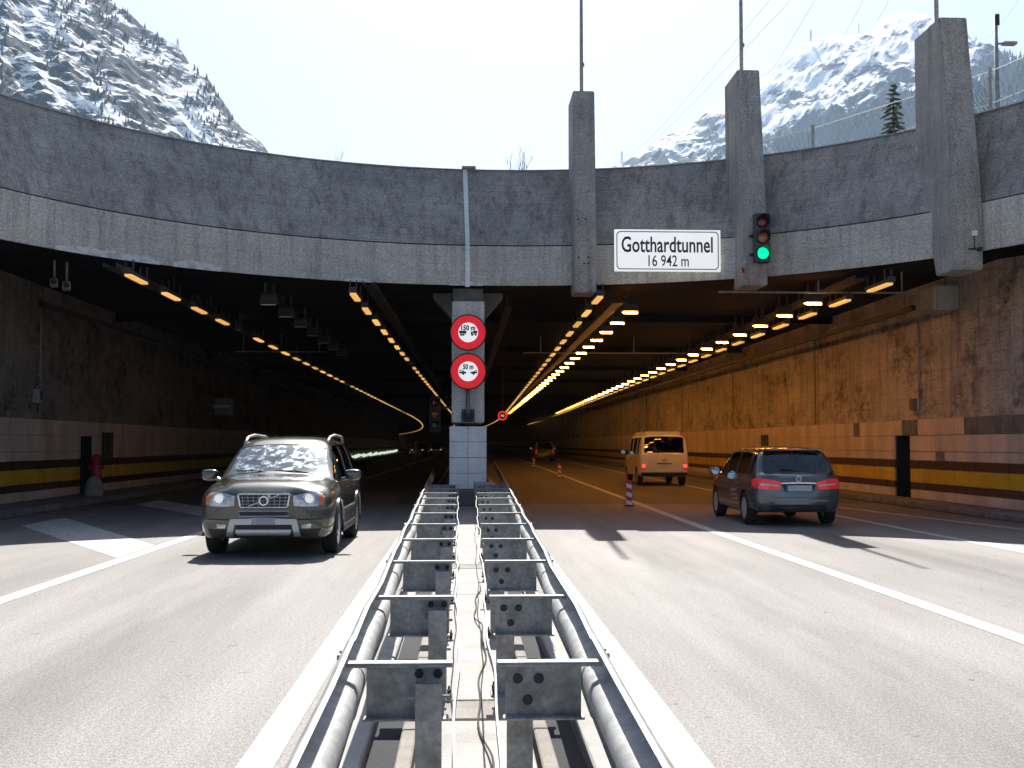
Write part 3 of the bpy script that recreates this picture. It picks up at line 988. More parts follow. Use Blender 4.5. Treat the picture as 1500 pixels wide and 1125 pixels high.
M['hole_grey'] = pm('dim_hole', (0.05, 0.05, 0.05), 0.8)
def guard_rail(side, label):
    t = thing('guard_rail', label, 'guard rail', (0, 0, 0), 0, 'guard rails on the median')
    # W-beam, 4 m lengths that overlap at bolted splices
    prof = [(0.0, 0.716), (-0.012, 0.718), (-0.034, 0.696), (-0.048, 0.655), (-0.046, 0.632), (-0.030, 0.616), (0.004, 0.606), (0.028, 0.594), (0.040, 0.570), (0.040, 0.530), (0.028, 0.506),
            (0.004, 0.494), (-0.030, 0.484), (-0.046, 0.468), (-0.048, 0.442), (-0.034, 0.404), (-0.012, 0.382), (0.0, 0.384)]
    y0 = -3.0
    segs = [(-3.0 + 4 * i, 1.0 + 4 * i + 0.12) for i in range(16)]
    for i, (a, b) in enumerate(segs):
        rows = []
        for k in range(5):
            y = a + (b - a) * k / 4
            bend = 0.008 * math.sin(y * 2.1 + side) * (1 if 6 < y < 30 else 0.3)
            xx = rail_x(side, y) + bend + curve_x(y)
            r = []
            e = 0.004 if i % 2 else 0.0
            for dx, z in prof:
                r.append((xx - side * dx - side * 0 + side * e, y, z + 0.006 * math.sin(y * 1.3)))
            # thickness: run back along the profile
            for dx, z in reversed(prof):
                r.append((xx - side * (dx + 0.006) + side * e, y, z + 0.006 * math.sin(y * 1.3)))
            rows.append(r)
        o = MB().grid(rows, closed=True).build('rail_beam', M['galv'], t)
        smooth_by_angle(o, 40)
        # splice bolts
        mb = MB()
        for z in (0.655, 0.442):
            for dy in (0.05, 0.16):
                mb.lathe([(0.014, -0.012), (0.014, 0.012)], (rail_x(side, b) + side * 0.066 - side * 0.012, b - dy, z), 'x', 8)
        mb.build('splice_bolts', M['galv_dull'], o)
    # spacers, posts
    ys = [2.72 + 2.02 * k for k in range(12)]
    for k, y in enumerate(ys):
        xo = rail_x(side, y) - side * 0.046
        xi = inner_x(side, y)
        L = abs(xo - xi); xc = (xo + xi) / 2
        mb = MB()
        mb.box((xc, y, 0.560), (L - 0.05, 0.009, 0.205))                      # web
        mb.box((xc + side * 0.022, y - 0.028, 0.667), (L + 0.064, 0.066, 0.012), ch=0.003)    # flanges
        mb.box((xc, y - 0.028, 0.455), (L - 0.03, 0.066, 0.010), ch=0.003)
        sp = mb.build('spacer', M['galv_dull'], t)
        MB().box((xc + side * 0.022, y - 0.028, 0.6765), (L + 0.062, 0.064, 0.006)).build('top_flange', M['galv'], sp)
        if side > 0:
            for dx, z in ((0.075, 0.605), (0.16, 0.605), (0.115, 0.52)):
                MB().lathe([(0.021, 0), (0.021, -0.004), (0.014, -0.005)], (xi + dx, y - 0.0046, z), 'y', 12).build('bolt_hole', M['hole_grey'], sp)
        else:
            for dx in (-0.05, -0.125):
                MB().lathe([(0.019, 0), (0.019, -0.014), (0.0, -0.016)], (xi + dx, y - 0.0046, 0.628), 'y', 6).build('bolt_head', M['black_metal'], sp)
            MB().lathe([(0.012, 0), (0.012, -0.003)], (xi - 0.22, y - 0.0046, 0.585), 'y', 10).build('bolt_hole', M['median'], sp)
        # post: C channel
        px = xi + side * 0.085
        py = y - 0.072 if side < 0 else y + 0.045
        mb = MB()
        top = 0.605 if side < 0 else 0.56
        mb.box((px, py - 0.027, top / 2 + 0.04), (0.104, 0.007, top - 0.08))
        for s2 in (-1, 1):
            mb.box((px + s2 * 0.0485, py + 0.004, top / 2 + 0.04), (0.007, 0.055, top - 0.08))
        po = mb.build('post', M['galv_dull'], t)
        MB().box((px, py, 0.108), (0.17, 0.17, 0.014), ch=0.003).build('base_plate', M['galv_dull'], po)
        mb = MB()
        for dx in (-0.065, 0.065):
            for dy in (-0.06, 0.06):
                mb.lathe([(0.012, 0.11), (0.012, 0.145), (0.006, 0.146), (0.006, 0.165)], (px + dx, py + dy, 0), 'z', 6)
        mb.build('anchor_bolts', M['black_metal'], po)
        if side < 0:
            mb = MB()
            for s2 in (-1, 1):
                mb.tube([(px + s2 * 0.052, py - 0.01, 0.55), (px + s2 * 0.085, py - 0.01, 0.55)], 0.009, 6)
            mb.build('clamp_bolts', M['galv'], po)
    # slack tension strip along the inner ends
    pts = []
    y = -1.0
    while y < 27:
        w = 0.016 * math.sin(y * 1.55 + side * 0.8) + 0.007 * math.sin(y * 4.1)
        z = 0.60 - 0.03 * abs(math.sin((y - 2.72) * math.pi / 2.02))
        pts.append((inner_x(side, y) - side * (0.014 + 0.012) + w * 0.6, y, z))
        y += 0.14
    mb = MB()
    rows = [[(x - 0.004, y, z - 0.020), (x + 0.004, y, z - 0.020), (x + 0.004, y, z + 0.020), (x - 0.004, y, z + 0.020)] for x, y, z in pts]
    mb.grid(rows, closed=True).build('tension_strip', M['galv'], t)
    return t
gl = guard_rail(-1, 'left galvanised guard rail of the median with posts in front of its spacers')
gr = guard_rail(1, 'right galvanised guard rail of the median with spacers showing three dark holes')
# extra galvanised plates stacked close together in front of the pier on the right
st = thing('crash_cushion', 'stack of galvanised plates between right guard rail and tiled pier', 'barrier', (0.45, 25.62, 0.09))
for k in range(6):
    MB().box((0.02 * math.sin(k), 0.24 * k, 0.30), (0.42, 0.03, 0.58), ch=0.006).build('plate', M['galv'], st)
MB().box((-0.19, 0.60, 0.30), (0.03, 1.35, 0.05)).build('side_bar', M['galv_dull'], st)
MB().box((0.19, 0.60, 0.30), (0.03, 1.35, 0.05)).build('side_bar', M['galv_dull'], st)
# black cable lying along the right rail
pts = []
y = 0.5
while y < 12:
    pts.append((0.085 + 0.03 * math.sin(y * 1.7) + 0.012 * math.sin(y * 5) + 0.004 * y, y, 0.112 + 0.05 * max(0, math.sin(y * 1.6)) ** 2))
    y += 0.12
o = MB().tube(pts, 0.0055, 6).build('cable', M['rubber'], smooth=True)
tag(o, 'thin black cable trailing along the slabs beside the right guard rail', 'cable')

# ================================================================== SIGNS
# tunnel name board
bx, by, bz = 4.60, 25.98, 5.93
nb = thing('name_board', 'white board with black frame, tunnel name and length, on the beam', 'sign', (bx, by, bz))
MB().box((0, 0, 0), (2.42, 0.07, 0.95), ch=0.006).build('panel', M['sign_white'], nb)
def rounded(w, h, r, n=6):
    pts = []
    for cx, cy, a0 in ((w / 2 - r, h / 2 - r, 0), (-w / 2 + r, h / 2 - r, 90), (-w / 2 + r, -h / 2 + r, 180), (w / 2 - r, -h / 2 + r, 270)):
        for k in range(n + 1):
            a = R(a0 + 90 * k / n)
            pts.append((cx + r * math.cos(a), cy + r * math.sin(a)))
    return pts
a = rounded(2.33, 0.87, 0.09); b = rounded(2.29, 0.83, 0.075)
mb = MB()
mb.grid([[(x, -0.038, z) for x, z in a], [(x, -0.041, z) for x, z in a], [(x, -0.041, z) for x, z in b], [(x, -0.038, z) for x, z in b]], closed=True)
mb.build('frame_line', M['black'], nb)
link('lettering', text_mesh('Gotthardtunnel', 0.50, 2.08, M['black'], bold=0.007), nb, (-0.01, -0.041, 0.135))
link('lettering', text_mesh('16 942 m', 0.36, 0.92, M['black'], bold=0.002), nb, (0.02, -0.041, -0.235))
for sx in (-0.8, 0.8):
    MB().box((sx, 0.30, 0), (0.08, 0.55, 0.08)).build('bracket', M['galv_dull'], nb)
o = thing('plate', 'small white plate beside lower right corner of the name board', 'plate', (5.86, 26.05, 5.56))
MB().box((0, 0, 0), (0.22, 0.03, 0.20), ch=0.004).build('panel', M['white_paint'], o)
MB().box((0.02, -0.018, 0), (0.09, 0.006, 0.10)).build('print', M['grey_metal'], o)
MB().box((0, 0.10, 0), (0.05, 0.18, 0.05)).build('bracket', M['galv_dull'], o)

# round prohibition signs on the pier
def round_sign(z, txt, tw, label, vehicles):
    t = thing('distance_sign', label, 'sign', (0.09, 27.06, z), 0, 'round signs on the pier')
    t.scale = (0.873, 1, 0.873)
    MB().lathe([(0.0, 0.035), (0.485, 0.035), (0.492, 0.0), (0.485, -0.012), (0.0, -0.012)], (0, 0, 0), 'y', 48).build('backing', M['black_metal'], t)
    MB().lathe([(0.265, -0.013), (0.265, -0.018), (0.455, -0.018), (0.455, -0.013)], (0, 0, 0), 'y', 48, closed=True).build('red_ring', M['sign_red_glow'], t)
    MB().lathe([(0.0, -0.0165), (0.268, -0.0165), (0.268, -0.012)], (0, 0, 0), 'y', 48).build('white_field', M['sign_white'], t)
    link('lettering', text_mesh(txt, 0.185, tw, M['black'], bold=0.008), t, (0, -0.020, 0.125))
    mb = MB()
    Y0, Y1 = -0.0165, -0.0215
    def disc(x, zz, r): mb.lathe([(r, Y1), (r, Y0)], (x, 0, zz), 'y', 14)
    if vehicles == 'truck':
        mb.prism([(-0.235, -0.03), (-0.05, -0.03), (-0.05, 0.045), (-0.25, 0.045)], Y0, Y1); mb.prism([(-0.23, -0.055), (-0.06, -0.055), (-0.06, -0.038), (-0.23, -0.038)], Y0, Y1)
        disc(-0.13, -0.07, 0.026); disc(-0.19, -0.07, 0.026)
        mb.prism([(0.13, -0.03), (0.235, -0.03), (0.25, 0.045), (0.13, 0.045)], Y0, Y1)
        mb.prism([(0.07, -0.055), (0.12, -0.055), (0.12, 0.03), (0.085, 0.03), (0.07, -0.005)], Y0, Y1); mb.prism([(0.12, -0.055), (0.235, -0.055), (0.235, -0.038), (0.12, -0.038)], Y0, Y1)
        disc(0.105, -0.065, 0.028); disc(0.20, -0.065, 0.026)
    else:
        for s in (-1, 1):
            x0 = -0.255 if s < 0 else 0.255
            if s < 0:
                mb.prism([(-0.235, -0.055), (-0.055, -0.055), (-0.05, -0.02), (-0.10, -0.005), (-0.15, 0.04), (-0.245, 0.04), (-0.245, 0.02), (-0.165, 0.02), (-0.135, -0.005), (-0.25, -0.005)], Y0, Y1)
                disc(-0.13, -0.065, 0.032)
            else:
                mb.prism([(0.235, -0.055), (0.06, -0.055), (0.055, -0.03), (0.08, -0.012), (0.15, 0.0), (0.20, 0.035), (0.25, 0.03), (0.25, 0.015), (0.21, 0.012), (0.185, -0.01), (0.25, -0.01)], Y0, Y1)
                disc(0.145, -0.065, 0.032)
    mb.build('pictogram', M['black'], t)
    MB().box((0, 0.18, 0), (0.10, 0.30, 0.10)).build('bracket', M['grey_metal'], t)
    return t
round_sign(4.155, '150 m', 0.38, 'upper round red-rimmed sign with 150 m and two trucks', 'truck')
round_sign(3.243, '50 m', 0.28, 'lower round red-rimmed sign with 50 m and two cars', 'car')
t = thing('sign_post', 'short grey bracket tube below the round signs on the pier', 'bracket', (0.09, 27.30, 2.22))
MB().box((0, 0.10, 0.0), (0.30, 0.06, 0.30), ch=0.01).build('foot_plate', M['black_metal'], t)
MB().tube([(0, 0.05, 0.0), (0, -0.02, 0.12), (0, -0.02, 0.75)], 0.055, 12).build('tube', M['grey_metal'], t, True)
mb = MB()
for dx in (-0.11, 0.11):
    for dz in (-0.11, 0.11):
        mb.lathe([(0.018, 0.07), (0.018, 0.03)], (dx, 0, dz), 'y', 6)
mb.build('bolts', M['grey_metal'], t)

# ------------------------------------------------------------------ traffic lights
def traffic_light(loc, label, lenses, s=1.0):
    t = thing('traffic_light', label, 'traffic light', loc, 0)
    MB().box((0, 0.10 * s, 0), (0.34 * s, 0.20 * s, 1.08 * s), ch=0.02 * s).build('housing', M['black_metal'] if s < 1 else M['signal_grey'], t)
    for k, mt in enumerate(lenses):
        z = (0.345 - 0.345 * k) * s
        ln = MB().lathe([(0.0, -0.035 * s), (0.06 * s, -0.030 * s), (0.10 * s, -0.018 * s), (0.128 * s, 0.0)], (0, 0, z), 'y', 28).build('lens', M[mt], t, True)
        vs = []
        rows = []
        for q in range(19):
            a = R(-25 + 230 * q / 18)
            c, sn = math.cos(a), math.sin(a)
            dp = 0.20 * s * (0.45 + 0.55 * max(0, sn))
            rows.append([(0.150 * s * c, 0.0, z + 0.150 * s * sn), (0.150 * s * c, -dp, z + 0.150 * s * sn), (0.140 * s * c, -dp, z + 0.140 * s * sn), (0.140 * s * c, 0.0, z + 0.140 * s * sn)])
        MB().grid(rows, closed=True).build('visor', M['black_metal'], ln)
        MB().lathe([(0.128 * s, 0.0), (0.128 * s, -0.012 * s), (0.152 * s, -0.012 * s), (0.152 * s, 0.0)], (0, 0, z), 'y', 28).build('rim', M['black_metal'], ln)
    return t
M['signal_grey'] = pm('signal_housing', (0.055, 0.062, 0.07), 0.5)
tl = traffic_light((6.47, 24.76, 6.03), 'traffic light on the middle fin showing green', ('red_lens', 'amber_lens', 'green_lit'))
MB().box((-0.20, 0.14, 0.05), (0.10, 0.08, 0.06)).build('bracket', M['black_metal'], tl)
MB().box((-0.20, 0.14, -0.36), (0.10, 0.08, 0.06)).build('bracket', M['black_metal'], tl)
pts = [(6.46, 24.86, 5.50), (6.45, 24.86, 5.36), (6.40, 24.86, 5.18), (6.32, 24.86, 5.06), (6.21, 24.86, 5.05), (6.13, 24.86, 5.13), (6.09, 24.86, 5.28), (6.085, 24.88, 5.42)]
tag(MB().tube(pts, 0.014, 6).build('cable', M['cable_orange'], smooth=True), 'orange cable looping below the green traffic light', 'cable')
jb = thing('junction_box', 'pale grey junction box low on the middle fin', 'box', (6.08, 24.92, 5.50))
MB().box((0, 0, 0), (0.13, 0.10, 0.26), ch=0.012).build('case', M['galv'], jb)
MB().tube([(0, 0, -0.13), (0, 0, -0.22)], 0.03, 10).build('gland', M['black_metal'], jb)
sb = thing('sensor', 'small white sensor box with cable clamp on the right fin', 'sensor', (9.80, 21.76, 5.60))
MB().box((0, 0, 0), (0.10, 0.08, 0.11), ch=0.01).build('case', M['white_paint'], sb)
MB().tube([(0, 0.01, -0.05), (0.0, 0.01, -0.26), (0.04, 0.01, -0.31)], 0.010, 6).build('lead', M['black_metal'], sb)
MB().tube([(-0.12, 0.01, -0.30), (0.16, 0.01, -0.31)], 0.016, 8).build('clamp', M['black_metal'], sb)
MB().lathe([(0.045, -0.03), (0.045, 0.03)], (0.10, 0.0, -0.31), 'y', 12).build('socket', M['black_metal'], sb)
traffic_light((-0.86, 34.0, 2.42), 'unlit traffic light in the shade left of the tiled pier', ('red_lens', 'amber_lens', 'green_lens'), 0.98)
t = bpy.data.objects['traffic_light.001']
MB().box((0.38, 0.14, 0.2), (0.55, 0.06, 0.06)).build('bracket', M['black_metal'], t)
# small lit ring sign deep in the right tube
ls = thing('led_sign', 'small dark round sign with glowing red ring in the right tube', 'sign', (2.05, 62.0, 3.06))
MB().lathe([(0.0, 0.06), (0.27, 0.06), (0.27, 0.0), (0.0, 0.0)], (0, 0, 0), 'y', 28).build('backing', M['black_metal'], ls)
MB().lathe([(0.195, -0.002), (0.195, -0.01), (0.235, -0.01), (0.235, -0.002)], (0, 0, 0), 'y', 28, closed=True).build('red_ring', M['led_red'], ls)
link('lettering', text_mesh('80', 0.16, 0.18, M['led_white']), ls, (0, -0.008, 0))
MB().tube([(0, 0.03, 0.25), (0, 0.03, CEIL - 3.06)], 0.03, 8).build('hanger', M['black_metal'], ls)

# ================================================================== CEILING LAMPS
ORD = ['nearest'] + [w + ' nearest' for w in 'second third fourth fifth sixth seventh eighth ninth tenth eleventh twelfth'.split()]
def make_tube_lamp():
    r = thing('tube_lamp', 'x', 'lamp')
    mb = MB()
    mb.box((0, 0, 0.05), (0.19, 1.36, 0.07), ch=0.012)
    mb.build('housing', M['lamp_body'], r)
    MB().box((0, 0, -0.006), (0.135, 1.20, 0.05)).build('diffuser', M['tube_lit0'], r)
    mb = MB()
    for dy in (-0.5, 0.5):
        for dx in (-0.07, 0.07):
            mb.box((dx, dy, 0.19), (0.025, 0.04, 0.24))
    mb.build('hanger', M['lamp_body'], r)
    MB().box((0, -0.695, 0.07), (0.16, 0.03, 0.12)).build('end_cap', M['lamp_body'], r)
    return r
def make_flood(lit):
    r = thing('flood_lamp', 'x', 'lamp')
    rot = Matrix.Rotation(R(14), 3, 'X')
    MB().prism([(-0.21, 0.0), (0.21, 0.0), (0.17, 0.17), (-0.17, 0.17)], -0.19, 0.19).build('housing', M['lamp_body'], r)
    MB().box((0, -0.02, -0.012), (0.34, 0.32, 0.03), 0, rot).build('diffuser', M['sodium_lit0'] if lit else M['lamp_glass_off'], r)
    mb = MB()
    for dx in (-0.10, 0.10):
        mb.box((dx, 0, 0.34), (0.05, 0.06, 0.36))
    mb.build('hanger', M['lamp_body'], r)
    mb = MB()
    for k in range(5):
        mb.box((-0.16 + 0.08 * k, -0.02, 0.20), (0.02, 0.30, 0.06))
    mb.build('cooling_fins', M['lamp_body'], r)
    return r

LZ = 4.88
dmesh = {}
def lamp_row(proto, y0, step, n, x0, slope, what, where, group, z=LZ, far=True, used=[]):
    for k in range(n):
        y = y0 + step * k
        o = proto if proto.name not in used else copy_tree(proto)
        used.append(proto.name)
        o.location = (x0 + slope * (y - y0) + curve_x(y), y, z)
        if 'bright' in what:
            lv = min(4, k // 8)
            for ch in o.children:
                if ch.name.startswith('diffuser'):
                    if lv not in dmesh:
                        dmesh[lv] = ch.data.copy(); dmesh[lv].materials[0] = M['sodium_lit%d' % lv]
                    ch.data = dmesh[lv]
        if 'slim' in what:
            lv = random.choice((0, 0, 1, 2)) if not (k > 3 and random.random() < 0.03) else 9
            for ch in o.children:
                if ch.name.startswith('diffuser'):
                    if ('t', lv) not in dmesh:
                        dmesh[('t', lv)] = ch.data.copy(); dmesh[('t', lv)].materials[0] = M['tube_lit%d' % lv] if lv < 9 else M['lamp_glass_off']
                    ch.data = dmesh[('t', lv)]
        if k < len(ORD):
            lab = '%s %s %s' % (ORD[k], what, where)
        else:
            lab = 'one of the small distant %ss %s' % (what.replace('lit ', ''), where)
        tag(o, lab, 'lamp', group)
    if far:                       # beyond: too small to tell apart
        mb = MB()
        y = y0 + step * n
        while y < 440:
            xx = x0 + slope * (min(y, 260) - y0) + curve_x(y)
            if 'flood' in what:
                mb.box((xx, y, z), (0.34, 0.32, 0.03))
            else:
                mb.box((xx, y, z), (0.135, 1.2, 0.05))
            y += step
        o = mb.build('distant_lamps', M['sodium_lit4'] if 'flood' in what else M['tube_lit0'])
        tag(o, 'far end of the lamp row %s' % where, 'lamp', kind='stuff')
tube = make_tube_lamp()
flood = make_flood(True)
lamp_row(tube, 23.6, 2.75, 38, -6.62, 0.0030, 'slim lit lamp', 'above the hatched road at left', 'left outer lamp row')
lamp_row(tube, 26.3, 2.75, 38, -2.47, 0.0112, 'slim lit lamp', 'just left of the pier', 'left inner lamp row')
lamp_row(tube, 26.6, 2.75, 38, 3.07, 0.0136, 'slim lit lamp', 'right of the pier', 'right inner lamp row')
lamp_row(flood, 29.0, 2.62, 38, 4.17, 0.0070, 'bright flood lamp', 'over the right-hand lanes near the pier', 'right inner flood lamps', far=False)
lamp_row(tube, 24.2, 2.75, 38, 8.82, 0.0170, 'slim lit lamp', 'along the right wall', 'right outer lamp row')
lamp_row(flood, 27.0, 2.62, 38, 8.22, 0.0175, 'bright flood lamp', 'above the grey car lane', 'right outer flood lamps', far=False)
dark = make_flood(False)
lamp_row(dark, 27.6, 2.62, 7, -4.62, 0.004, 'unlit flood lamp', 'over the left tube', 'unlit flood lamps', far=False)
# cable trays that the rows hang from
def tray(x0, slope, y0, y1, z, label, w=0.26, mat='lamp_body'):
    mb = MB()
    def fx(y): return x0 + slope * (y - y0) + curve_x(y)
    rows = [[(fx(y) - w / 2, y, z + 0.10), (fx(y) - w / 2, y, z), (fx(y) + w / 2, y, z), (fx(y) + w / 2, y, z + 0.10)] for y in ys_along(y0, y1)]
    mb.grid(rows)
    t = thing('cable_tray', label, 'cable tray', (0, 0, 0), 0, 'cable trays under the tunnel ceiling')
    mb.build('channel', M[mat], t)
    y = y0 + 1
    mb = MB()
    while y < min(y1, 90):
        mb.box((fx(y), y, (z + CEIL) / 2 + 0.05), (0.04, 0.04, CEIL - z))
        y += 4.0
    mb.build('hangers', M['lamp_body'], t)
tray(-7.05, 0.006, 23.2, 150, 5.06, 'dark cable tray beside the outer lamp row at left')
tray(-2.15, 0.0112, 26.0, 150, 5.12, 'dark cable tray beside the lamp row left of the pier')
tray(3.75, 0.0075, 28.0, 150, 4.98, 'orange-lit cable tray between the lamp rows right of the pier')
tray(8.55, 0.017, 24.5, 150, 5.10, 'cable tray beside the lamp row along the right wall')
tray(1.15, 0.0, 30.0, 120, 5.10, 'dark cable tray just right of the pier', 0.2)

# ================================================================== WALL FITTINGS
def pipe(name, x, y, z0, z1, label, sgn):
    t = thing(name, label, 'pipe', (x, y, z0))
    MB().tube([(0, 0, 0), (0, 0, z1 - z0)], 0.028, 8).build('tube', M['galv'], t, True)
    mb = MB()
    for k in range(3):
        mb.box((sgn * 0.03, 0, (k + 0.5) * (z1 - z0) / 3), (0.09, 0.07, 0.03))
    mb.build('clips', M['galv_dull'], t)
    return t
pipe('conduit_pipe', XL + 0.07, 29.8, 2.95, 5.05, 'pale vertical pipe above the call box on left wall', -1)
cb = thing('call_box', 'pale grey call box with red lamp on the left wall', 'box', (XL + 0.10, 29.55, 2.45))
MB().box((0, 0, 0.30), (0.18, 0.24, 0.36), ch=0.02).build('case', M['galv'], cb)
MB().lathe([(0.05, 0.48), (0.05, 0.56), (0.03, 0.60), (0.0, 0.60)], (0, 0, 0), 'z', 12).build('lamp', M['red_lens'], cb)
MB().lathe([(0.0, 0.20), (0.05, 0.20), (0.05, 0.42), (0.0, 0.42)], (0.10, -0.02, 0), 'z', 12).build('dial', M['black_metal'], cb)
MB().tube([(0, 0, 0.12), (0.02, 0, 0.0), (0, 0.02, -0.10)], 0.03, 8).build('cable_end', M['black_metal'], cb)
pipe('conduit_pipe', XR - 0.07, 29.2, 2.75, 4.75, 'grey vertical pipe above the box on right wall', 1)
rb = thing('wall_box', 'small grey box with bent pipe on the right wall', 'box', (XR - 0.09, 29.55, 2.35))
MB().box((0, 0, 0.22), (0.14, 0.24, 0.30), ch=0.015).build('case', M['tile_grey'], rb)
MB().tube([(0, -0.33, 0.40), (0, -0.33, 0.05), (0, -0.24, -0.06), (0, -0.05, -0.04), (0, 0.0, 0.08)], 0.035, 8).build('bent_pipe', M['galv_dull'], rb, True)
for x, y, sgn, lab in ((XL + 0.062, 35.5, -1, 'dark green emergency sign beside the left exit recess'), (XR - 0.062, 44.6, 1, 'dark green emergency sign on the right wall above the grey car')):
    e = thing('emergency_sign', lab, 'sign', (x, y, 1.48))
    MB().box((0, 0, 0), (0.02, 1.05, 0.84)).build('panel', M['black'], e)
    for dy in (-0.25, 0.25):
        q = MB()
        xx = -sgn * 0.013
        q.box((xx, dy, 0.30), (0.006, 0.13, 0.12)); q.box((xx, dy, 0.10), (0.006, 0.24, 0.22)); q.box((xx, dy - 0.07, -0.14), (0.006, 0.09, 0.22)); q.box((xx, dy + 0.09, -0.12), (0.006, 0.09, 0.18))
        q.build('pictogram', M['exit_green'], e)
    MB().box((-sgn * 0.013, 0, -0.33), (0.006, 0.8, 0.10)).build('arrow_bar', M['exit_green'], e)
wlamp = thing('wall_lamp', 'square grey plate with pale lamp bar on the far left wall', 'lamp', (XL + 0.45, 50.5, 3.15))
MB().box((0, 0, 0), (0.80, 0.05, 0.74), ch=0.01).build('plate', M['galv_dull'], wlamp)
MB().box((-0.1, -0.05, 0.02), (0.70, 0.06, 0.14), ch=0.01).build('lamp_bar', M['white_paint'], wlamp)
MB().box((-0.42, 0, 0), (0.14, 0.08, 0.08)).build('bracket', M['galv_dull'], wlamp)
# CCTV cameras under the ceiling at left
for x, y, z, lab in ((-8.75, 25.0, 4.98, 'left of two small surveillance cameras under the ceiling at left'), (-8.35, 24.6, 4.86, 'right of two small surveillance cameras under the ceiling at left')):
    t = thing('surveillance_camera', lab, 'camera', (x, y, z), 0.3, 'cameras under the ceiling')
    MB().box((0, 0, 0), (0.16, 0.36, 0.16), ch=0.02).build('case', M['galv_dull'], t)
    MB().lathe([(0.06, -0.18), (0.06, -0.22), (0.045, -0.222), (0.0, -0.21)], (0, 0, 0), 'y', 14).build('lens', M['black_metal'], t)
    MB().tube([(0, 0.05, 0.07), (0, 0.05, CEIL - z)], 0.025, 8).build('arm', M['galv_dull'], t)
# cross conduits under the ceiling
for i, (x0, x1, y, z, lab) in enumerate(((-8.4, -5.1, 43.0, 4.95, 'thin pale conduit crossing under the left tube ceiling'), (2.2, 10.6, 43.5, 4.98, 'thin conduit crossing under the right tube ceiling'), (5.9, 10.6, 26.6, 5.08, 'thin conduit behind the beam at right'))):
    t = thing('cross_conduit', lab, 'pipe', ((x0 + x1) / 2, y, z))
    MB().tube([(x0 - (x0 + x1) / 2, 0, 0), (x1 - (x0 + x1) / 2, 0, 0)], 0.024, 8).build('tube', M['galv_dull'], t)
    for k in range(3):
        MB().box(((x1 - x0) * (k - 1) * 0.42, 0, (CEIL - z) / 2 + 0.01), (0.03, 0.03, CEIL - z)).build('hanger', M['galv_dull'], t)
wb = thing('wall_bracket', 'concrete corbel high on the right wall below the beam', 'bracket', (XR, 27.3, 4.72))
MB().box((-0.30, 0, 0.30), (0.60, 0.9, 0.60), ch=0.03).build('block', M['lower_concrete'], wb)
# made-up glowing strip in place of light reflected low on the far left wall
gd = thing('wall_glow', 'pale glowing strip standing in for light reflected low along the far left wall', 'lamp', (0, 0, 0))
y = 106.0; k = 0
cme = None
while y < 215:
    MB().box((XL + 0.12 + curve_x(y), y, 0.36 + 0.05 * math.sin(k * 1.7)), (0.05, 2.2, 0.30 + 0.12 * math.sin(k * 2.3))).build('glow_panel', M['reflected_glow'], gd)
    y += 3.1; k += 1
# red hydrant and concrete cone in front of the left recess
hd = thing('hydrant', 'red hydrant post beside the left exit recess', 'hydrant', (-10.28, 33.0, 0.15))
MB().lathe([(0.11, 0.0), (0.11, 0.45), (0.14, 0.48), (0.14, 0.62), (0.12, 0.66), (0.12, 0.95), (0.15, 0.97), (0.15, 1.03), (0.10, 1.10), (0.0, 1.13)], (0, 0, 0), 'z', 18).build('body', M['hydrant_red'], hd, True)
for s in (-1, 1):
    MB().lathe([(0.06, s * 0.10), (0.06, s * 0.20), (0.045, s * 0.21), (0.0, s * 0.21)], (0, 0, 0.75), 'x', 12).build('outlet', M['hydrant_red'], hd)
cn = thing('concrete_cone', 'pale rounded concrete block at foot of the red hydrant', 'block', (-10.02, 32.0, 0.15))
MB().lathe([(0.25, 0.0), (0.25, 0.10), (0.235, 0.25), (0.19, 0.40), (0.11, 0.50), (0.0, 0.53)], (0, 0, 0), 'z', 24).build('block', M['median_dark'], cn, True)

# red and white delineators on the solid line
def delineator():
    t = thing('delineator_post', 'x', 'delineator')
    prof = [(0.065, 0.0), (0.065, 0.68)]
    n = 6
    for k in range(n):
        z0, z1 = 0.03 + 0.105 * k, 0.03 + 0.105 * (k + 1)
        mb = MB()
        sl = 0.045
        vs = []
        x0, x1 = -0.068, 0.068
        mb.prism([(x0, z0 + sl / 2), (x1, z0 - sl / 2 if k else z0), (x1, z1 - sl / 2), (x0, z1 + sl / 2 if k < n - 1 else z1 + 0.02)], -0.022, 0.022)
        mb.build('band', M['sign_red'] if k % 2 else M['white_paint'], t)
    MB().lathe([(0.13, 0.0), (0.13, 0.02), (0.07, 0.035)], (0, 0, 0), 'z', 16).build('foot', M['rubber'], t)
    return t
d0 = delineator()
for i, (x, y, lab) in enumerate(((4.10, 28.8, 'nearest red and white striped delineator post on the solid line'), (4.36, 53.0, 'second red and white delineator post, deeper in the right tube'), (4.62, 77.0, 'farthest small red and white delineator post'))):
    o = d0 if i == 0 else copy_tree(d0)
    o.location = (x, y, 0.006)
    tag(o, lab, 'delineator', 'striped delineators on the solid line')
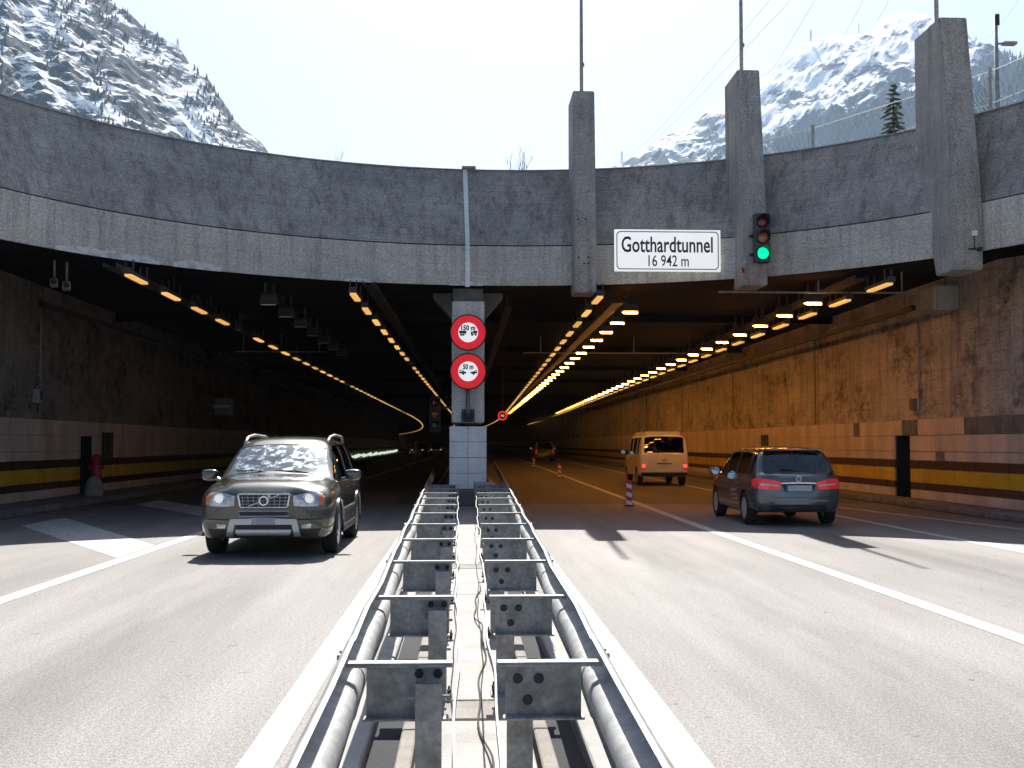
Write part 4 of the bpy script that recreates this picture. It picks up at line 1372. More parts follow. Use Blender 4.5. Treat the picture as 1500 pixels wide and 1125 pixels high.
# ================================================================== VEHICLES
def pchip(xs, ys, x):
    """monotone cubic interpolation"""
    n = len(xs)
    if x <= xs[0]: return ys[0]
    if x >= xs[-1]: return ys[-1]
    h = [xs[i + 1] - xs[i] for i in range(n - 1)]
    d = [(ys[i + 1] - ys[i]) / h[i] for i in range(n - 1)]
    def slope(i):
        if i == 0: return d[0]
        if i == n - 1: return d[-1]
        if d[i - 1] * d[i] <= 0: return 0.0
        w1, w2 = 2 * h[i] + h[i - 1], h[i] + 2 * h[i - 1]
        return (w1 + w2) / (w1 / d[i - 1] + w2 / d[i])
    for i in range(n - 1):
        if x <= xs[i + 1]:
            t = (x - xs[i]) / h[i]
            a, b = slope(i), slope(i + 1)
            return ys[i] * (2 * t ** 3 - 3 * t ** 2 + 1) + h[i] * a * (t ** 3 - 2 * t ** 2 + t) + ys[i + 1] * (-2 * t ** 3 + 3 * t ** 2) + h[i] * b * (t ** 3 - t ** 2)

class Car:
    """A car shell lofted through stations. Local axes: +y forward, z up. Each station: (y, [10 half-profile points (x, z)])
    0 floor centre, 1 floor edge, 2 sill, 3 lower side, 4 shoulder, 5 belt, 6 window top, 7 roof edge / screen edge, 8 roof quarter, 9 roof centre."""
    def __init__(s, root, stations, cells, wheels, wr, K=4, J=3):
        s.root = root
        n, m = len(stations), 10
        us = list(range(n)); vs_ = list(range(m))
        ny = (n - 1) * K + 1
        # interpolate along the length in y-parameter, then around
        rows = []
        ycoord = [st[0] for st in stations]
        for i in range(ny):
            u = i / K
            y = pchip(us, ycoord, u)
            pr = [(pchip(us, [st[1][j][0] for st in stations], u), pchip(us, [st[1][j][1] for st in stations], u)) for j in range(m)]
            cum = [0.0]
            for a, b in zip(pr, pr[1:]):
                cum.append(cum[-1] + max(1e-4, math.hypot(b[0] - a[0], b[1] - a[1])))
            half = []
            for q in range((m - 1) * J + 1):
                j = min(q // J, m - 2); t = (q - j * J) / J
                c = cum[j] + (cum[j + 1] - cum[j]) * t
                half.append((pchip(cum, [p[0] for p in pr], c), y, pchip(cum, [p[1] for p in pr], c)))
            full = half + [(-x, yy, z) for x, yy, z in half[-2:0:-1]]
            rows.append(full)
        H = (m - 1) * J
        V = [p for r in rows for p in r]
        W = len(rows[0])
        F = []; MI = []
        for i in range(len(rows) - 1):
            for k in range(W):
                a = i * W + k; b = i * W + (k + 1) % W
                F.append((a, b, b + W, a + W))
                kk = k if k < H else 2 * H - 1 - k
                MI.append(cells.get((i // K, kk // J), 0))
        F.append(tuple(range(W))); MI.append(cells.get('rear', 0))
        F.append(tuple(range((len(rows) - 1) * W, len(rows) * W))[::-1]); MI.append(cells.get('front', 0))
        s.tree = BVHTree.FromPolygons([Vector(v) for v in V], F)
        me = bpy.data.meshes.new('shell')
        me.from_pydata(V, [], F)
        for k in range(8): me.materials.append(None)
        me.polygons.foreach_set('material_index', MI)
        bm = bmesh.new(); bm.from_mesh(me)
        bmesh.ops.recalc_face_normals(bm, faces=bm.faces)
        bm.to_mesh(me); bm.free()
        ob = bpy.data.objects.new('shell', me); COL.objects.link(ob)
        cut = MB()
        for (x, y) in wheels:
            cut.lathe([(wr * 1.13, -0.20), (wr * 1.13, 0.34)] if x > 0 else [(wr * 1.13, -0.34), (wr * 1.13, 0.20)], (x * 0.93, y, wr * 1.02), 'x', 28)
        cm = cut.mesh('cut', [None] * 8)
        cm.polygons.foreach_set('material_index', [7] * len(cm.polygons))
        co = bpy.data.objects.new('cut', cm); COL.objects.link(co)
        md = ob.modifiers.new('b', 'BOOLEAN'); md.object = co; md.operation = 'DIFFERENCE'; md.solver = 'EXACT'
        dg = bpy.context.evaluated_depsgraph_get()
        res = bpy.data.meshes.new_from_object(ob.evaluated_get(dg))
        bpy.data.objects.remove(ob); bpy.data.objects.remove(co)
        s.shell = res
    def part(s, idx, name, mat, off=0.0, smooth=True, side=None):
        """split the faces of one material slot off as an object; side: -1 / 1 keeps one side only"""
        bm = bmesh.new(); bm.from_mesh(s.shell)
        kill = []
        for f in bm.faces:
            c = f.calc_center_median()
            if f.material_index != idx or (side is not None and c.x * side < 0):
                kill.append(f)
        bmesh.ops.delete(bm, geom=kill, context='FACES')
        if not bm.verts:
            bm.free(); return None
        if off:
            bm.normal_update()
            for v in bm.verts: v.co += v.normal * off
        me = bpy.data.meshes.new(name)
        bm.to_mesh(me); bm.free()
        me.materials.clear(); me.materials.append(mat)
        me.polygons.foreach_set('material_index', [0] * len(me.polygons))
        o = link(name, me, s.root)
        if smooth: smooth_by_angle(o, 38)
        return o
    def hit(s, a, z, d):
        if d in ('front', 'rear'):
            sg = 1 if d == 'front' else -1
            h = s.tree.ray_cast(Vector((a, 6 * sg, z)), Vector((0, -sg, 0)))
            if h[0] is None: return Vector((a, s.tree.find_nearest(Vector((a, 6 * sg, z)))[0].y, z))
            return h[0]
        sg = 1 if d == 'right' else -1
        h = s.tree.ray_cast(Vector((6 * sg, a, z)), Vector((-sg, 0, 0)))
        if h[0] is None: return Vector((s.tree.find_nearest(Vector((6 * sg, a, z)))[0].x, a, z))
        return h[0]
    def patch(s, name, mat, top, bot, d, off=0.008, thick=0.03, n=10, m=4, parent=None, mirror=False):
        """a slab that hugs the shell: top and bottom outlines in (across, z)"""
        def samp(pl, t):
            L = [0.0]
            for a, b in zip(pl, pl[1:]): L.append(L[-1] + math.hypot(b[0] - a[0], b[1] - a[1]))
            q = t * L[-1]
            for i in range(len(pl) - 1):
                if q <= L[i + 1] + 1e-9:
                    k = (q - L[i]) / max(1e-9, L[i + 1] - L[i])
                    return pl[i][0] + (pl[i + 1][0] - pl[i][0]) * k, pl[i][1] + (pl[i + 1][1] - pl[i][1]) * k
            return pl[-1]
        out = Vector({'front': (0, 1, 0), 'rear': (0, -1, 0), 'right': (1, 0, 0), 'left': (-1, 0, 0)}[d])
        g = []
        for j in range(m + 1):
            r = []
            for i in range(n + 1):
                a, b = samp(top, i / n), samp(bot, i / n)
                t = j / m
                x, z = a[0] + (b[0] - a[0]) * t, a[1] + (b[1] - a[1]) * t
                if mirror: x = -x
                r.append(s.hit(x, z, d) + out * off)
            g.append(r)
        # border ring pushed inwards
        mb = MB().grid(g)
        W = n + 1
        loop = [i for i in range(W)] + [j * W + n for j in range(1, m + 1)] + [m * W + i for i in range(n - 1, -1, -1)] + [j * W for j in range(m - 1, 0, -1)]
        base = len(mb.v)
        mb.v += [tuple(Vector(mb.v[i]) - out * thick) for i in loop]
        for q in range(len(loop)):
            q2 = (q + 1) % len(loop)
            mb.f.append((loop[q], loop[q2], base + q2, base + q)); mb.m.append(0)
        o = mb.build(name, mat, parent or s.root)
        smooth_by_angle(o, 45)
        return o

def wheel_mesh(r, w, spokes, mats, parent, loc, side, name='wheel'):
    wh = bpy.data.objects.new(name, None)
    COL.objects.link(wh); wh.parent = parent; wh.location = loc; wh.empty_display_size = 0.1
    h = w / 2
    rr = r * 0.66
    MB().lathe([(rr, -h * 0.9), (r * 0.86, -h), (r * 0.96, -h * 0.9), (r, -h * 0.55), (r, h * 0.55), (r * 0.96, h * 0.9), (r * 0.86, h), (rr, h * 0.9)], (0, 0, 0), 'x', 32, closed=True).build('tyre', mats[0], wh, True)
    mb = MB()
    sx = side
    mb.lathe([(rr, sx * h * 0.88), (rr * 0.93, sx * h * 0.90), (rr * 0.90, sx * h * 0.55), (rr * 0.90, -sx * h * 0.6)], (0, 0, 0), 'x', 28)
    mb.lathe([(0.0, sx * h * 0.86), (rr * 0.22, sx * h * 0.86), (rr * 0.24, sx * h * 0.3)], (0, 0, 0), 'x', 16)
    for k in range(spokes):
        a = 2 * math.pi * k / spokes
        rot = Matrix.Rotation(a, 3, 'X')
        mb.box(rot @ Vector((sx * h * 0.72, 0, rr * 0.55)), (h * 0.22, rr * 0.20, rr * 0.78), 0, rot, ch=0.006)
    mb.build('rim', mats[1], wh)
    MB().lathe([(0.0, -0.01), (rr * 0.9, -0.01), (rr * 0.9, 0.01), (0.0, 0.01)], (sx * h * 0.2, 0, 0), 'x', 20).build('brake_disc', M['black_metal'], wh)
    return wh

def seats(root, rows, mat):
    for (x, y, z) in rows:
        st = bpy.data.objects.new('seat', None); COL.objects.link(st); st.parent = root; st.location = (x, y, z); st.empty_display_size = 0.1
        MB().box((0, 0.05, 0.0), (0.48, 0.50, 0.16), ch=0.04).build('cushion', mat, st)
        MB().box((0, -0.22, 0.33), (0.46, 0.14, 0.62), 0, Matrix.Rotation(R(12), 3, 'X'), ch=0.04).build('backrest', mat, st)
        MB().box((0, -0.32, 0.74), (0.26, 0.09, 0.18), ch=0.03).build('headrest', mat, st)

def mirror(root, side, x, y, z, mat, glass):
    mo = MB()
    bm = bmesh.new()
    bmesh.ops.create_icosphere(bm, subdivisions=3, radius=1.0)
    for v in bm.verts:
        c = v.co
        sx_ = lambda q, e: (abs(q) ** e) * (1 if q > 0 else -1)
        v.co = Vector((sx_(c.x, .6) * 0.125 * (1 + 0.12 * c.z), sx_(c.y, .7) * (0.085 if c.y > 0 else 0.03), sx_(c.z, .6) * 0.085))
    me = bpy.data.meshes.new('door_mirror'); bm.to_mesh(me); bm.free()
    me.materials.append(mat); me.polygons.foreach_set('use_smooth', [True] * len(me.polygons))
    o = link('door_mirror', me, root, (side * x, y, z))
    MB().lathe([(0.0, -0.034), (0.085, -0.033), (0.088, -0.02)], (0, 0, 0), 'y', 20).build('mirror_glass', glass, o)
    MB().tube([(-side * 0.02, 0.02, -0.03), (-side * 0.16, 0.03, -0.07)], 0.028, 8).build('mirror_arm', mat, o)
    return o

M['suv_paint'] = pm('olive_grey_metallic_paint', (0.095, 0.098, 0.082), 0.24, 0.6, col2=(0.088, 0.091, 0.076), scale=3, coat=1.0)
M['grey_paint'] = pm('mountain_grey_metallic_paint', (0.13, 0.134, 0.145), 0.26, 0.6, col2=(0.12, 0.124, 0.134), scale=3, coat=1.0)
M['cream_paint'] = pm('cream_paint', (0.74, 0.72, 0.66), 0.4, col2=(0.66, 0.64, 0.58), scale=3, coat=0.5)
M['bronze_paint'] = pm('dark_bronze_paint', (0.16, 0.13, 0.09), 0.35, 0.4, coat=0.7)
M['trim_black'] = pm('black_trim', (0.016, 0.016, 0.017), 0.5)
M['trim_silver'] = pm('silver_trim', (0.55, 0.56, 0.56), 0.35, 0.7, col2=(0.47, 0.48, 0.48))
M['chrome'] = pm('chrome', (0.75, 0.76, 0.77), 0.12, 1.0)
M['alloy'] = pm('alloy', (0.62, 0.63, 0.65), 0.35, 0.35)
M['plate_grey'] = pm('blurred_plate', (0.42, 0.43, 0.44), 0.6, col2=(0.34, 0.35, 0.36), scale=12)
M['plate_white'] = pm('blurred_white_plate', (0.60, 0.63, 0.66), 0.6, col2=(0.50, 0.53, 0.57), scale=12)
M['plate_blue'] = pm('blue_plate_band', (0.04, 0.12, 0.42), 0.5)
M['seat_fabric'] = pm('seat_fabric', (0.05, 0.05, 0.055), 0.9)
M['dash'] = pm('dashboard', (0.03, 0.03, 0.032), 0.8)
M['glass_screen'] = glassmat('windscreen_glass', (0.62, 0.72, 0.74), (0.70, 0.86, 1.0), 0.02, 2.1, 0.50)
M['glass_side'] = glassmat('side_glass', (0.18, 0.20, 0.20), (0.9, 0.95, 1.0))
M['glass_rear'] = glassmat('rear_glass', (0.62, 0.70, 0.74), (1.0, 1.0, 1.0), 0.02, 2.0)
M['lens_clear'] = pm('headlamp_lens', (0.62, 0.64, 0.66), 0.08, 0.6, col2=(0.34, 0.35, 0.36), scale=14, coat=1.0)
M['head_lit'] = pm('lit_headlamp', (0.9, 0.9, 0.9), 0.2, emit=(1.0, 0.97, 0.90), estr=0.16)
M['amber'] = pm('amber_indicator', (0.70, 0.19, 0.03), 0.2, coat=1.0)
M['tail_red'] = pm('red_tail_lamp', (0.42, 0.008, 0.012), 0.12, emit=(1.0, 0.02, 0.03), estr=0.10, coat=1.0)
M['tail_lit'] = pm('lit_red_tail_lamp', (0.5, 0.02, 0.02), 0.2, emit=(1.0, 0.05, 0.03), estr=1.1)
M['tail_white'] = pm('clear_tail_lens', (0.75, 0.62, 0.62), 0.15, coat=1.0)
M['mirror_glass'] = pm('mirror_glass', (0.6, 0.62, 0.64), 0.05, 1.0)
M['liner'] = pm('wheel_arch_liner', (0.008, 0.008, 0.008), 0.9)
PM = {1: 'glass_screen', 2: 'glass_side', 3: 'glass_side', 4: 'glass_rear'}

def prof(*p): return list(p)

# ------------------------------------------------------------------ large SUV coming out of the left tube
def build_suv(name, label, loc, rz, paint, lit=True):
    root = thing(name, label, 'car', loc, rz)
    S = [
     (-2.38, prof((0, .40), (.50, .40), (.70, .46), (.74, .62), (.74, .80), (.70, .96), (.62, 1.00), (.50, 1.02), (.25, 1.03), (0, 1.03))),
     (-2.32, prof((0, .34), (.70, .34), (.84, .44), (.87, .62), (.87, .84), (.83, 1.04), (.76, 1.09), (.66, 1.11), (.33, 1.12), (0, 1.12))),
     (-2.10, prof((0, .28), (.78, .28), (.91, .40), (.935, .62), (.93, .88), (.86, 1.12), (.72, 1.50), (.60, 1.58), (.33, 1.63), (0, 1.64))),
     (-1.50, prof((0, .26), (.80, .26), (.925, .38), (.95, .62), (.945, .90), (.875, 1.11), (.70, 1.57), (.61, 1.65), (.33, 1.70), (0, 1.71))),
     (-0.62, prof((0, .26), (.80, .26), (.93, .36), (.95, .62), (.945, .90), (.88, 1.09), (.705, 1.59), (.62, 1.67), (.33, 1.72), (0, 1.73))),
     (0.30, prof((0, .26), (.80, .26), (.93, .36), (.95, .62), (.945, .90), (.88, 1.07), (.70, 1.57), (.62, 1.64), (.33, 1.69), (0, 1.70))),
     (0.62, prof((0, .26), (.80, .26), (.93, .36), (.95, .62), (.945, .90), (.88, 1.06), (.735, 1.46), (.655, 1.53), (.34, 1.59), (0, 1.60))),
     (1.26, prof((0, .26), (.80, .26), (.93, .36), (.95, .62), (.945, .90), (.885, 1.045), (.83, 1.10), (.755, 1.135), (.38, 1.185), (0, 1.20))),
     (1.38, prof((0, .26), (.80, .26), (.93, .37), (.95, .62), (.945, .89), (.88, 1.03), (.80, 1.075), (.70, 1.115), (.36, 1.145), (0, 1.155))),
     (1.95, prof((0, .26), (.80, .26), (.925, .38), (.945, .62), (.935, .86), (.85, .985), (.70, 1.030), (.56, 1.080), (.30, 1.10), (0, 1.105))),
     (2.20, prof((0, .27), (.78, .27), (.89, .38), (.91, .60), (.90, .82), (.80, .93), (.62, .985), (.48, 1.040), (.26, 1.055), (0, 1.06))),
     (2.33, prof((0, .28), (.68, .28), (.80, .38), (.825, .58), (.81, .78), (.71, .89), (.54, .96), (.42, .99), (.22, 1.00), (0, 1.005))),
     (2.42, prof((0, .34), (.46, .34), (.56, .40), (.60, .58), (.58, .76), (.50, .84), (.40, .90), (.30, .925), (.15, .935), (0, .94))),
    ]
    C = {}
    for j in (7, 8): C[(6, j)] = 1; C[(5, j)] = 0
    for j in (7, 8): C[(5, j)] = 1 if False else 0
    for i in (2, 3, 4): C[(i, 5)] = 2
    C[(5, 5)] = 2; C[(6, 5)] = 2
    for j in (7, 8): C[(1, j)] = 4
    for j in (2, 3, 4):
        C[(3, j)] = 5; C[(4, j)] = 6; C[(5, j)] = 6
    car = Car(root, S, C, [(sx * .83, y) for sx in (-1, 1) for y in (1.46, -1.40)], .365)
    car.part(0, 'body', M[paint]); car.part(7, 'wheel_arch', M['liner'])
    car.part(1, 'windscreen', M['glass_screen'], -0.006)
    for sd in (-1, 1): car.part(2, 'side_window', M['glass_side'], -0.006, side=sd)
    car.part(4, 'rear_window', M['glass_rear'], -0.006)
    for sd in (-1, 1):
        for idx in (5, 6):
            d = car.part(idx, 'door', M[paint], 0.003, side=sd)
            hy = -0.95 if idx == 5 else 0.0
            MB().box((sd * 0.955, hy, 0.93), (0.03, 0.20, 0.035), ch=0.008).build('handle', M[paint], d)
    for sx in (-1, 1):
        for y in (1.46, -1.40): wheel_mesh(.365, .235, 5, (M['rubber'], M['alloy']), root, (sx * .835, y, .365), sx)
        # flared arch lips
        for y in (1.46, -1.40):
            pts = []
            for q in range(17):
                a = R(-12 + 204 * q / 16)
                pts.append((sx * 0.955, y + 0.425 * math.cos(a), 0.37 + 0.425 * math.sin(a)))
            MB().tube(pts, 0.028, 6).build('arch_lip', M[paint], root, True)
        MB().box((sx * 0.93, 0.03, 0.33), (0.09, 1.95, 0.14), ch=0.03).build('sill_trim', M['trim_black'], root)
        MB().box((sx * 0.955, 0.03, 0.60), (0.03, 1.9, 0.05), ch=0.012).build('side_moulding', M['trim_black'], root)
        # door pillars between the panes
        for y, t in ((-0.30, 0.10), (-1.42, 0.09)):
            car.patch('pillar', M['trim_black'], [(y - t / 2, 1.55), (y + t / 2, 1.55)], [(y - t / 2, 1.10), (y + t / 2, 1.10)], 'right' if sx > 0 else 'left', 0.004, 0.01, 2, 5)
        # roof rails
        rr = MB().tube([(sx * .64, 0.42, 1.60), (sx * .645, 0.25, 1.675), (sx * .65, 0.05, 1.715), (sx * .655, -0.5, 1.745), (sx * .65, -1.5, 1.725), (sx * .64, -1.85, 1.685), (sx * .63, -1.98, 1.63)], 0.024, 8)
        rr.build('roof_rail', M['trim_silver'], root, True)
        mirror(root, sx, 1.09, 0.86, 1.13, M[paint], M['mirror_glass'])
    # front: grille with slanted bar and ring emblem
    g = car.patch('grille', M['trim_black'], [(-.345, .890), (.345, .890)], [(-.315, .725), (.315, .725)], 'front', 0.004, 0.04, 12, 4)
    def bar(p, q, w, off, nm, mt, par):
        a, b = Vector((p[0], 0, p[1])), Vector((q[0], 0, q[1]))
        k = 8; pts = []
        for i in range(k + 1):
            c = a + (b - a) * i / k
            h = car.hit(c.x, c.z, 'front')
            pts.append((h.x, h.y + off, h.z))
        return MB().tube(pts, w, 6).build(nm, M[mt], par, True)
    bar((-.36, .90), (.36, .90), .017, .012, 'grille_frame', 'chrome', g); bar((-.325, .715), (.325, .715), .015, .012, 'grille_frame', 'chrome', g)
    bar((-.36, .90), (-.325, .715), .016, .012, 'grille_frame', 'chrome', g); bar((.36, .90), (.325, .715), .016, .012, 'grille_frame', 'chrome', g)
    for z in (.76, .805, .85): bar((-.335, z), (.335, z), .005, .010, 'grille_slat', 'trim_silver', g)
    for k in range(-4, 5): bar((k * .072, .725), (k * .075, .89), .004, .010, 'grille_slat', 'trim_silver', g)
    bar((.21, .733), (-.21, .885), .012, .022, 'diagonal_bar', 'chrome', g)
    h = car.hit(0, .808, 'front')
    MB().lathe([(.048, .0), (.048, .02), (.068, .02), (.068, .0)], (0, h.y + .018, .808), 'y', 28, closed=True).build('emblem_ring', M['chrome'], g)
    MB().box((0, h.y + .030, .808), (.13, .012, .028), ch=0.004).build('emblem_bar', M['plate_blue'], g)
    MB().prism([(-.045, .852), (-.085, .885), (-.078, .893), (-.04, .862), (-.055, .895), (-.095, .897), (-.095, .86)][::-1], h.y + .018, h.y + .034).build('emblem_arrow', M['chrome'], g)
    # slot below
    sl = car.patch('lower_slot', M['trim_black'], [(-.33, .655), (.33, .655)], [(-.33, .600), (.33, .600)], 'front', 0.004, 0.03)
    bar((-.35, .663), (.35, .663), .010, .012, 'slot_frame', 'trim_silver', sl); bar((-.35, .592), (.35, .592), .010, .012, 'slot_frame', 'trim_silver', sl)
    # lamps
    for mir in (False, True):
        sg = -1 if mir else 1
        L = car.patch('headlight', M['lens_clear'], [(.405, .872), (.56, .915), (.74, .925), (.80, .90)], [(.415, .735), (.56, .725), (.74, .73), (.80, .77)], 'front', 0.010, 0.05, 12, 5, mirror=mir)
        c = car.hit(sg * .62, .828, 'front')
        MB().lathe([(0.0, .042), (.05, .036), (.072, .0)], (c.x, c.y - 0.005, c.z), 'y', 20).build('lamp', M['head_lit'] if lit else M['lens_clear'], L, True)
        MB().lathe([(.072, .0), (.072, .032), (.086, .032), (.086, .0)], (c.x, c.y - 0.005, c.z), 'y', 20, closed=True).build('lamp_ring', M['chrome'], L)
        car.patch('indicator', M['amber'], [(.765, .90), (.835, .86)], [(.755, .745), (.82, .75)], 'front', 0.016, 0.05, 4, 4, parent=L, mirror=mir)
        F = car.patch('fog_light', M['lens_clear'], [(.53, .475), (.66, .485)], [(.53, .425), (.65, .425)], 'front', 0.010, 0.03, 6, 3, mirror=mir)
        car.patch('bumper_trim', M['trim_black'], [(.50, .41), (.66, .41), (.79, .42)], [(.50, .31), (.64, .30), (.74, .31)], 'front', 0.006, 0.03, 8, 3, mirror=mir)
    car.patch('bumper_line', M['trim_black'], [(-.80, .56), (0, .545), (.80, .56)], [(-.80, .54), (0, .53), (.80, .54)], 'front', 0.004, 0.02, 24, 1)
    # silver skid bar with plate
    sk = car.patch('skid_bar', M['trim_silver'], [(-.44, .555), (0, .565), (.44, .555)], [(-.46, .475), (0, .478), (.46, .475)], 'front', 0.045, 0.06, 16, 3)
    for mir in (False, True):
        car.patch('skid_leg', M['trim_silver'], [(.38, .555), (.46, .55)], [(.43, .31), (.52, .31)], 'front', 0.047, 0.06, 3, 5, parent=sk, mirror=mir)
    car.patch('skid_slot', M['trim_black'], [(-.38, .470), (.38, .470)], [(-.38, .41), (.38, .41)], 'front', 0.012, 0.03, 12, 2)
    car.patch('skid_plate', M['trim_silver'], [(-.39, .405), (.39, .405)], [(-.36, .325), (.36, .325)], 'front', 0.035, 0.06, 12, 3, parent=sk)
    car.patch('licence_plate', M['plate_grey'], [(-.16, .575), (.16, .575)], [(-.16, .475), (.16, .475)], 'front', 0.062, 0.02, 6, 2)
    # wipers, dashboard, seats
    for x0, x1 in ((-.55, .05), (.02, .60)):
        MB().tube([(x0, 1.30, 1.155), ((x0 + x1) / 2, 1.27, 1.20), (x1, 1.25, 1.20)], 0.010, 6).build('wiper', M['trim_black'], root)
    MB().box((0, 0.95, 0.98), (1.5, 0.50, 0.16), ch=0.05).build('dashboard', M['dash'], root)
    seats(root, [(-.38, .05, .60), (.38, .05, .60), (-.40, -.85, .62), (.40, -.85, .62)], M['seat_fabric'])
    tw = MB().lathe([(.165, -.015), (.165, .015), (.185, .015), (.185, -.015)], (.38, .62, 1.02), 'y', 20, closed=True).build('steering_wheel', M['dash'], root)
    car.patch('tail_light', M['tail_red'], [(.66, 1.05), (.80, 1.05)], [(.68, .72), (.84, .72)], 'rear', 0.008, 0.03, 4, 5)
    car.patch('tail_light', M['tail_red'], [(.66, 1.05), (.80, 1.05)], [(.68, .72), (.84, .72)], 'rear', 0.008, 0.03, 4, 5, mirror=True)
    return root

# ------------------------------------------------------------------ grey hatchback driving in
def build_hatch(name, label, loc, rz, paint):
    root = thing(name, label, 'car', loc, rz)
    S = [
     (-2.19, prof((0, .36), (.44, .36), (.58, .42), (.62, .56), (.62, .68), (.56, .86), (.48, .93), (.38, .96), (.20, .97), (0, .975))),
     (-2.12, prof((0, .30), (.64, .30), (.76, .40), (.79, .56), (.785, .72), (.74, .90), (.66, .97), (.58, 1.00), (.30, 1.015), (0, 1.02))),
     (-2.00, prof((0, .27), (.70, .27), (.83, .38), (.86, .56), (.855, .76), (.805, .95), (.74, 1.02), (.66, 1.045), (.33, 1.06), (0, 1.065))),
     (-1.76, prof((0, .25), (.72, .25), (.86, .36), (.885, .58), (.88, .78), (.815, .98), (.69, 1.34), (.60, 1.405), (.32, 1.445), (0, 1.455))),
     (-1.58, prof((0, .24), (.74, .24), (.87, .34), (.89, .58), (.885, .78), (.82, .985), (.685, 1.395), (.595, 1.465), (.32, 1.508), (0, 1.518))),
     (-0.95, prof((0, .22), (.76, .22), (.875, .31), (.893, .56), (.885, .77), (.825, .98), (.685, 1.425), (.60, 1.495), (.32, 1.545), (0, 1.555))),
     (-0.05, prof((0, .22), (.76, .22), (.875, .30), (.893, .55), (.885, .76), (.83, .96), (.685, 1.425), (.60, 1.495), (.32, 1.54), (0, 1.55))),
     (0.50, prof((0, .22), (.76, .22), (.875, .30), (.893, .55), (.885, .76), (.83, .94), (.695, 1.365), (.615, 1.435), (.33, 1.485), (0, 1.495))),
     (1.25, prof((0, .22), (.76, .22), (.87, .31), (.89, .55), (.88, .75), (.83, .92), (.79, .99), (.71, 1.03), (.36, 1.075), (0, 1.09))),
     (1.42, prof((0, .22), (.75, .22), (.865, .32), (.885, .55), (.875, .74), (.82, .89), (.74, .945), (.64, .98), (.33, 1.005), (0, 1.015))),
     (1.95, prof((0, .22), (.70, .22), (.81, .33), (.83, .52), (.82, .70), (.73, .80), (.62, .85), (.50, .88), (.28, .90), (0, .905))),
     (2.17, prof((0, .26), (.46, .26), (.60, .34), (.62, .50), (.60, .64), (.52, .72), (.42, .76), (.32, .78), (.16, .79), (0, .795))),
    ]
    C = {}
    for j in (7, 8): C[(7, j)] = 1; C[(2, j)] = 4
    for i in (3, 4, 5, 6, 7): C[(i, 5)] = 2
    for j in (2, 3, 4): C[(5, j)] = 5; C[(6, j)] = 6; C[(7, j)] = 6
    car = Car(root, S, C, [(sx * .78, y) for sx in (-1, 1) for y in (1.33, -1.37)], .325)
    car.part(0, 'body', M[paint]); car.part(7, 'wheel_arch', M['liner'])
    car.part(1, 'windscreen', M['glass_rear'], -0.006)
    for sd in (-1, 1): car.part(2, 'side_window', M['glass_side'], -0.006, side=sd)
    car.part(4, 'rear_window', M['glass_rear'], -0.006)
    for sd in (-1, 1):
        for idx in (5, 6):
            d = car.part(idx, 'door', M[paint], 0.003, side=sd)
            MB().box((sd * 0.892, -0.82 if idx == 5 else 0.10, 0.80), (0.03, 0.19, 0.032), ch=0.008).build('handle', M[paint], d)
    for sx in (-1, 1):
        for y in (1.33, -1.37): wheel_mesh(.325, .215, 7, (M['rubber'], M['alloy']), root, (sx * .785, y, .325), sx)
        for y, t in ((-0.50, 0.09), (-1.50, 0.16), (0.42, 0.05)):
            car.patch('pillar', M['trim_black'], [(y - t / 2, 1.40), (y + t / 2, 1.40)], [(y - t / 2, 1.00), (y + t / 2, 1.00)], 'right' if sx > 0 else 'left', 0.004, 0.01, 2, 5)
        car.patch('window_trim', M['chrome'], [(-1.45, .998), (-.4, .985), (1.0, .955)], [(-1.45, .984), (-.4, .971), (1.0, .941)], 'right' if sx > 0 else 'left', 0.008, 0.01, 16, 1)
        mirror(root, sx, 1.00, 0.78, 1.02, M[paint], M['mirror_glass'])
    # rear: lamps, chrome strip, plate, emblem, bumper, spoiler
    for mir in (False, True):
        L = car.patch('tail_light', M['tail_red'], [(.335, .850), (.50, .895), (.66, .925), (.775, .925)], [(.375, .715), (.50, .712), (.66, .715), (.785, .735)], 'rear', 0.012, 0.04, 14, 5, mirror=mir)
        car.patch('light_bar', M['tail_white'], [(.385, .800), (.56, .822), (.74, .828)], [(.40, .775), (.56, .790), (.74, .795)], 'rear', 0.016, 0.01, 10, 1, parent=L, mirror=mir)
        car.patch('light_seam', M['trim_black'], [(.555, .905), (.562, .905)], [(.548, .714), (.555, .714)], 'rear', 0.0165, 0.008, 1, 4, parent=L, mirror=mir)
        car.patch('tail_light_wrap', M['tail_red'], [(-2.085, .925), (-1.83, .90)], [(-2.085, .735), (-1.98, .80)], 'left' if mir else 'right', 0.010, 0.03, 6, 4, parent=L)
    ch = car.patch('boot_strip', M['chrome'], [(-.33, .848), (0, .858), (.33, .848)], [(-.345, .822), (0, .828), (.345, .822)], 'rear', 0.022, 0.03, 14, 2)
    pl = car.patch('licence_plate', M['plate_white'], [(-.26, .792), (.26, .792)], [(-.26, .682), (.26, .682)], 'rear', 0.012, 0.02, 8, 2)
    car.patch('plate_band', M['plate_blue'], [(-.26, .792), (-.215, .792)], [(-.26, .682), (-.215, .682)], 'rear', 0.0145, 0.02, 2, 2, parent=pl)
    car.patch('plate_recess', M['trim_black'], [(-.33, .820), (.33, .820)], [(-.28, .672), (.28, .672)], 'rear', 0.003, 0.02, 10, 3)
    h = car.hit(0, .925, 'rear')
    em = MB().lathe([(.044, .0), (.044, -.012), (.054, -.012), (.054, .0)], (0, h.y - .004, .922), 'y', 24, closed=True).build('emblem', M['chrome'], root)
    for k in range(3):
        a = R(90 + 120 * k)
        MB().tube([(0, h.y - .012, .922), (.046 * math.cos(a), h.y - .012, .922 + .046 * math.sin(a))], [0.010, 0.003], 6).build('emblem_ray', M['chrome'], em)
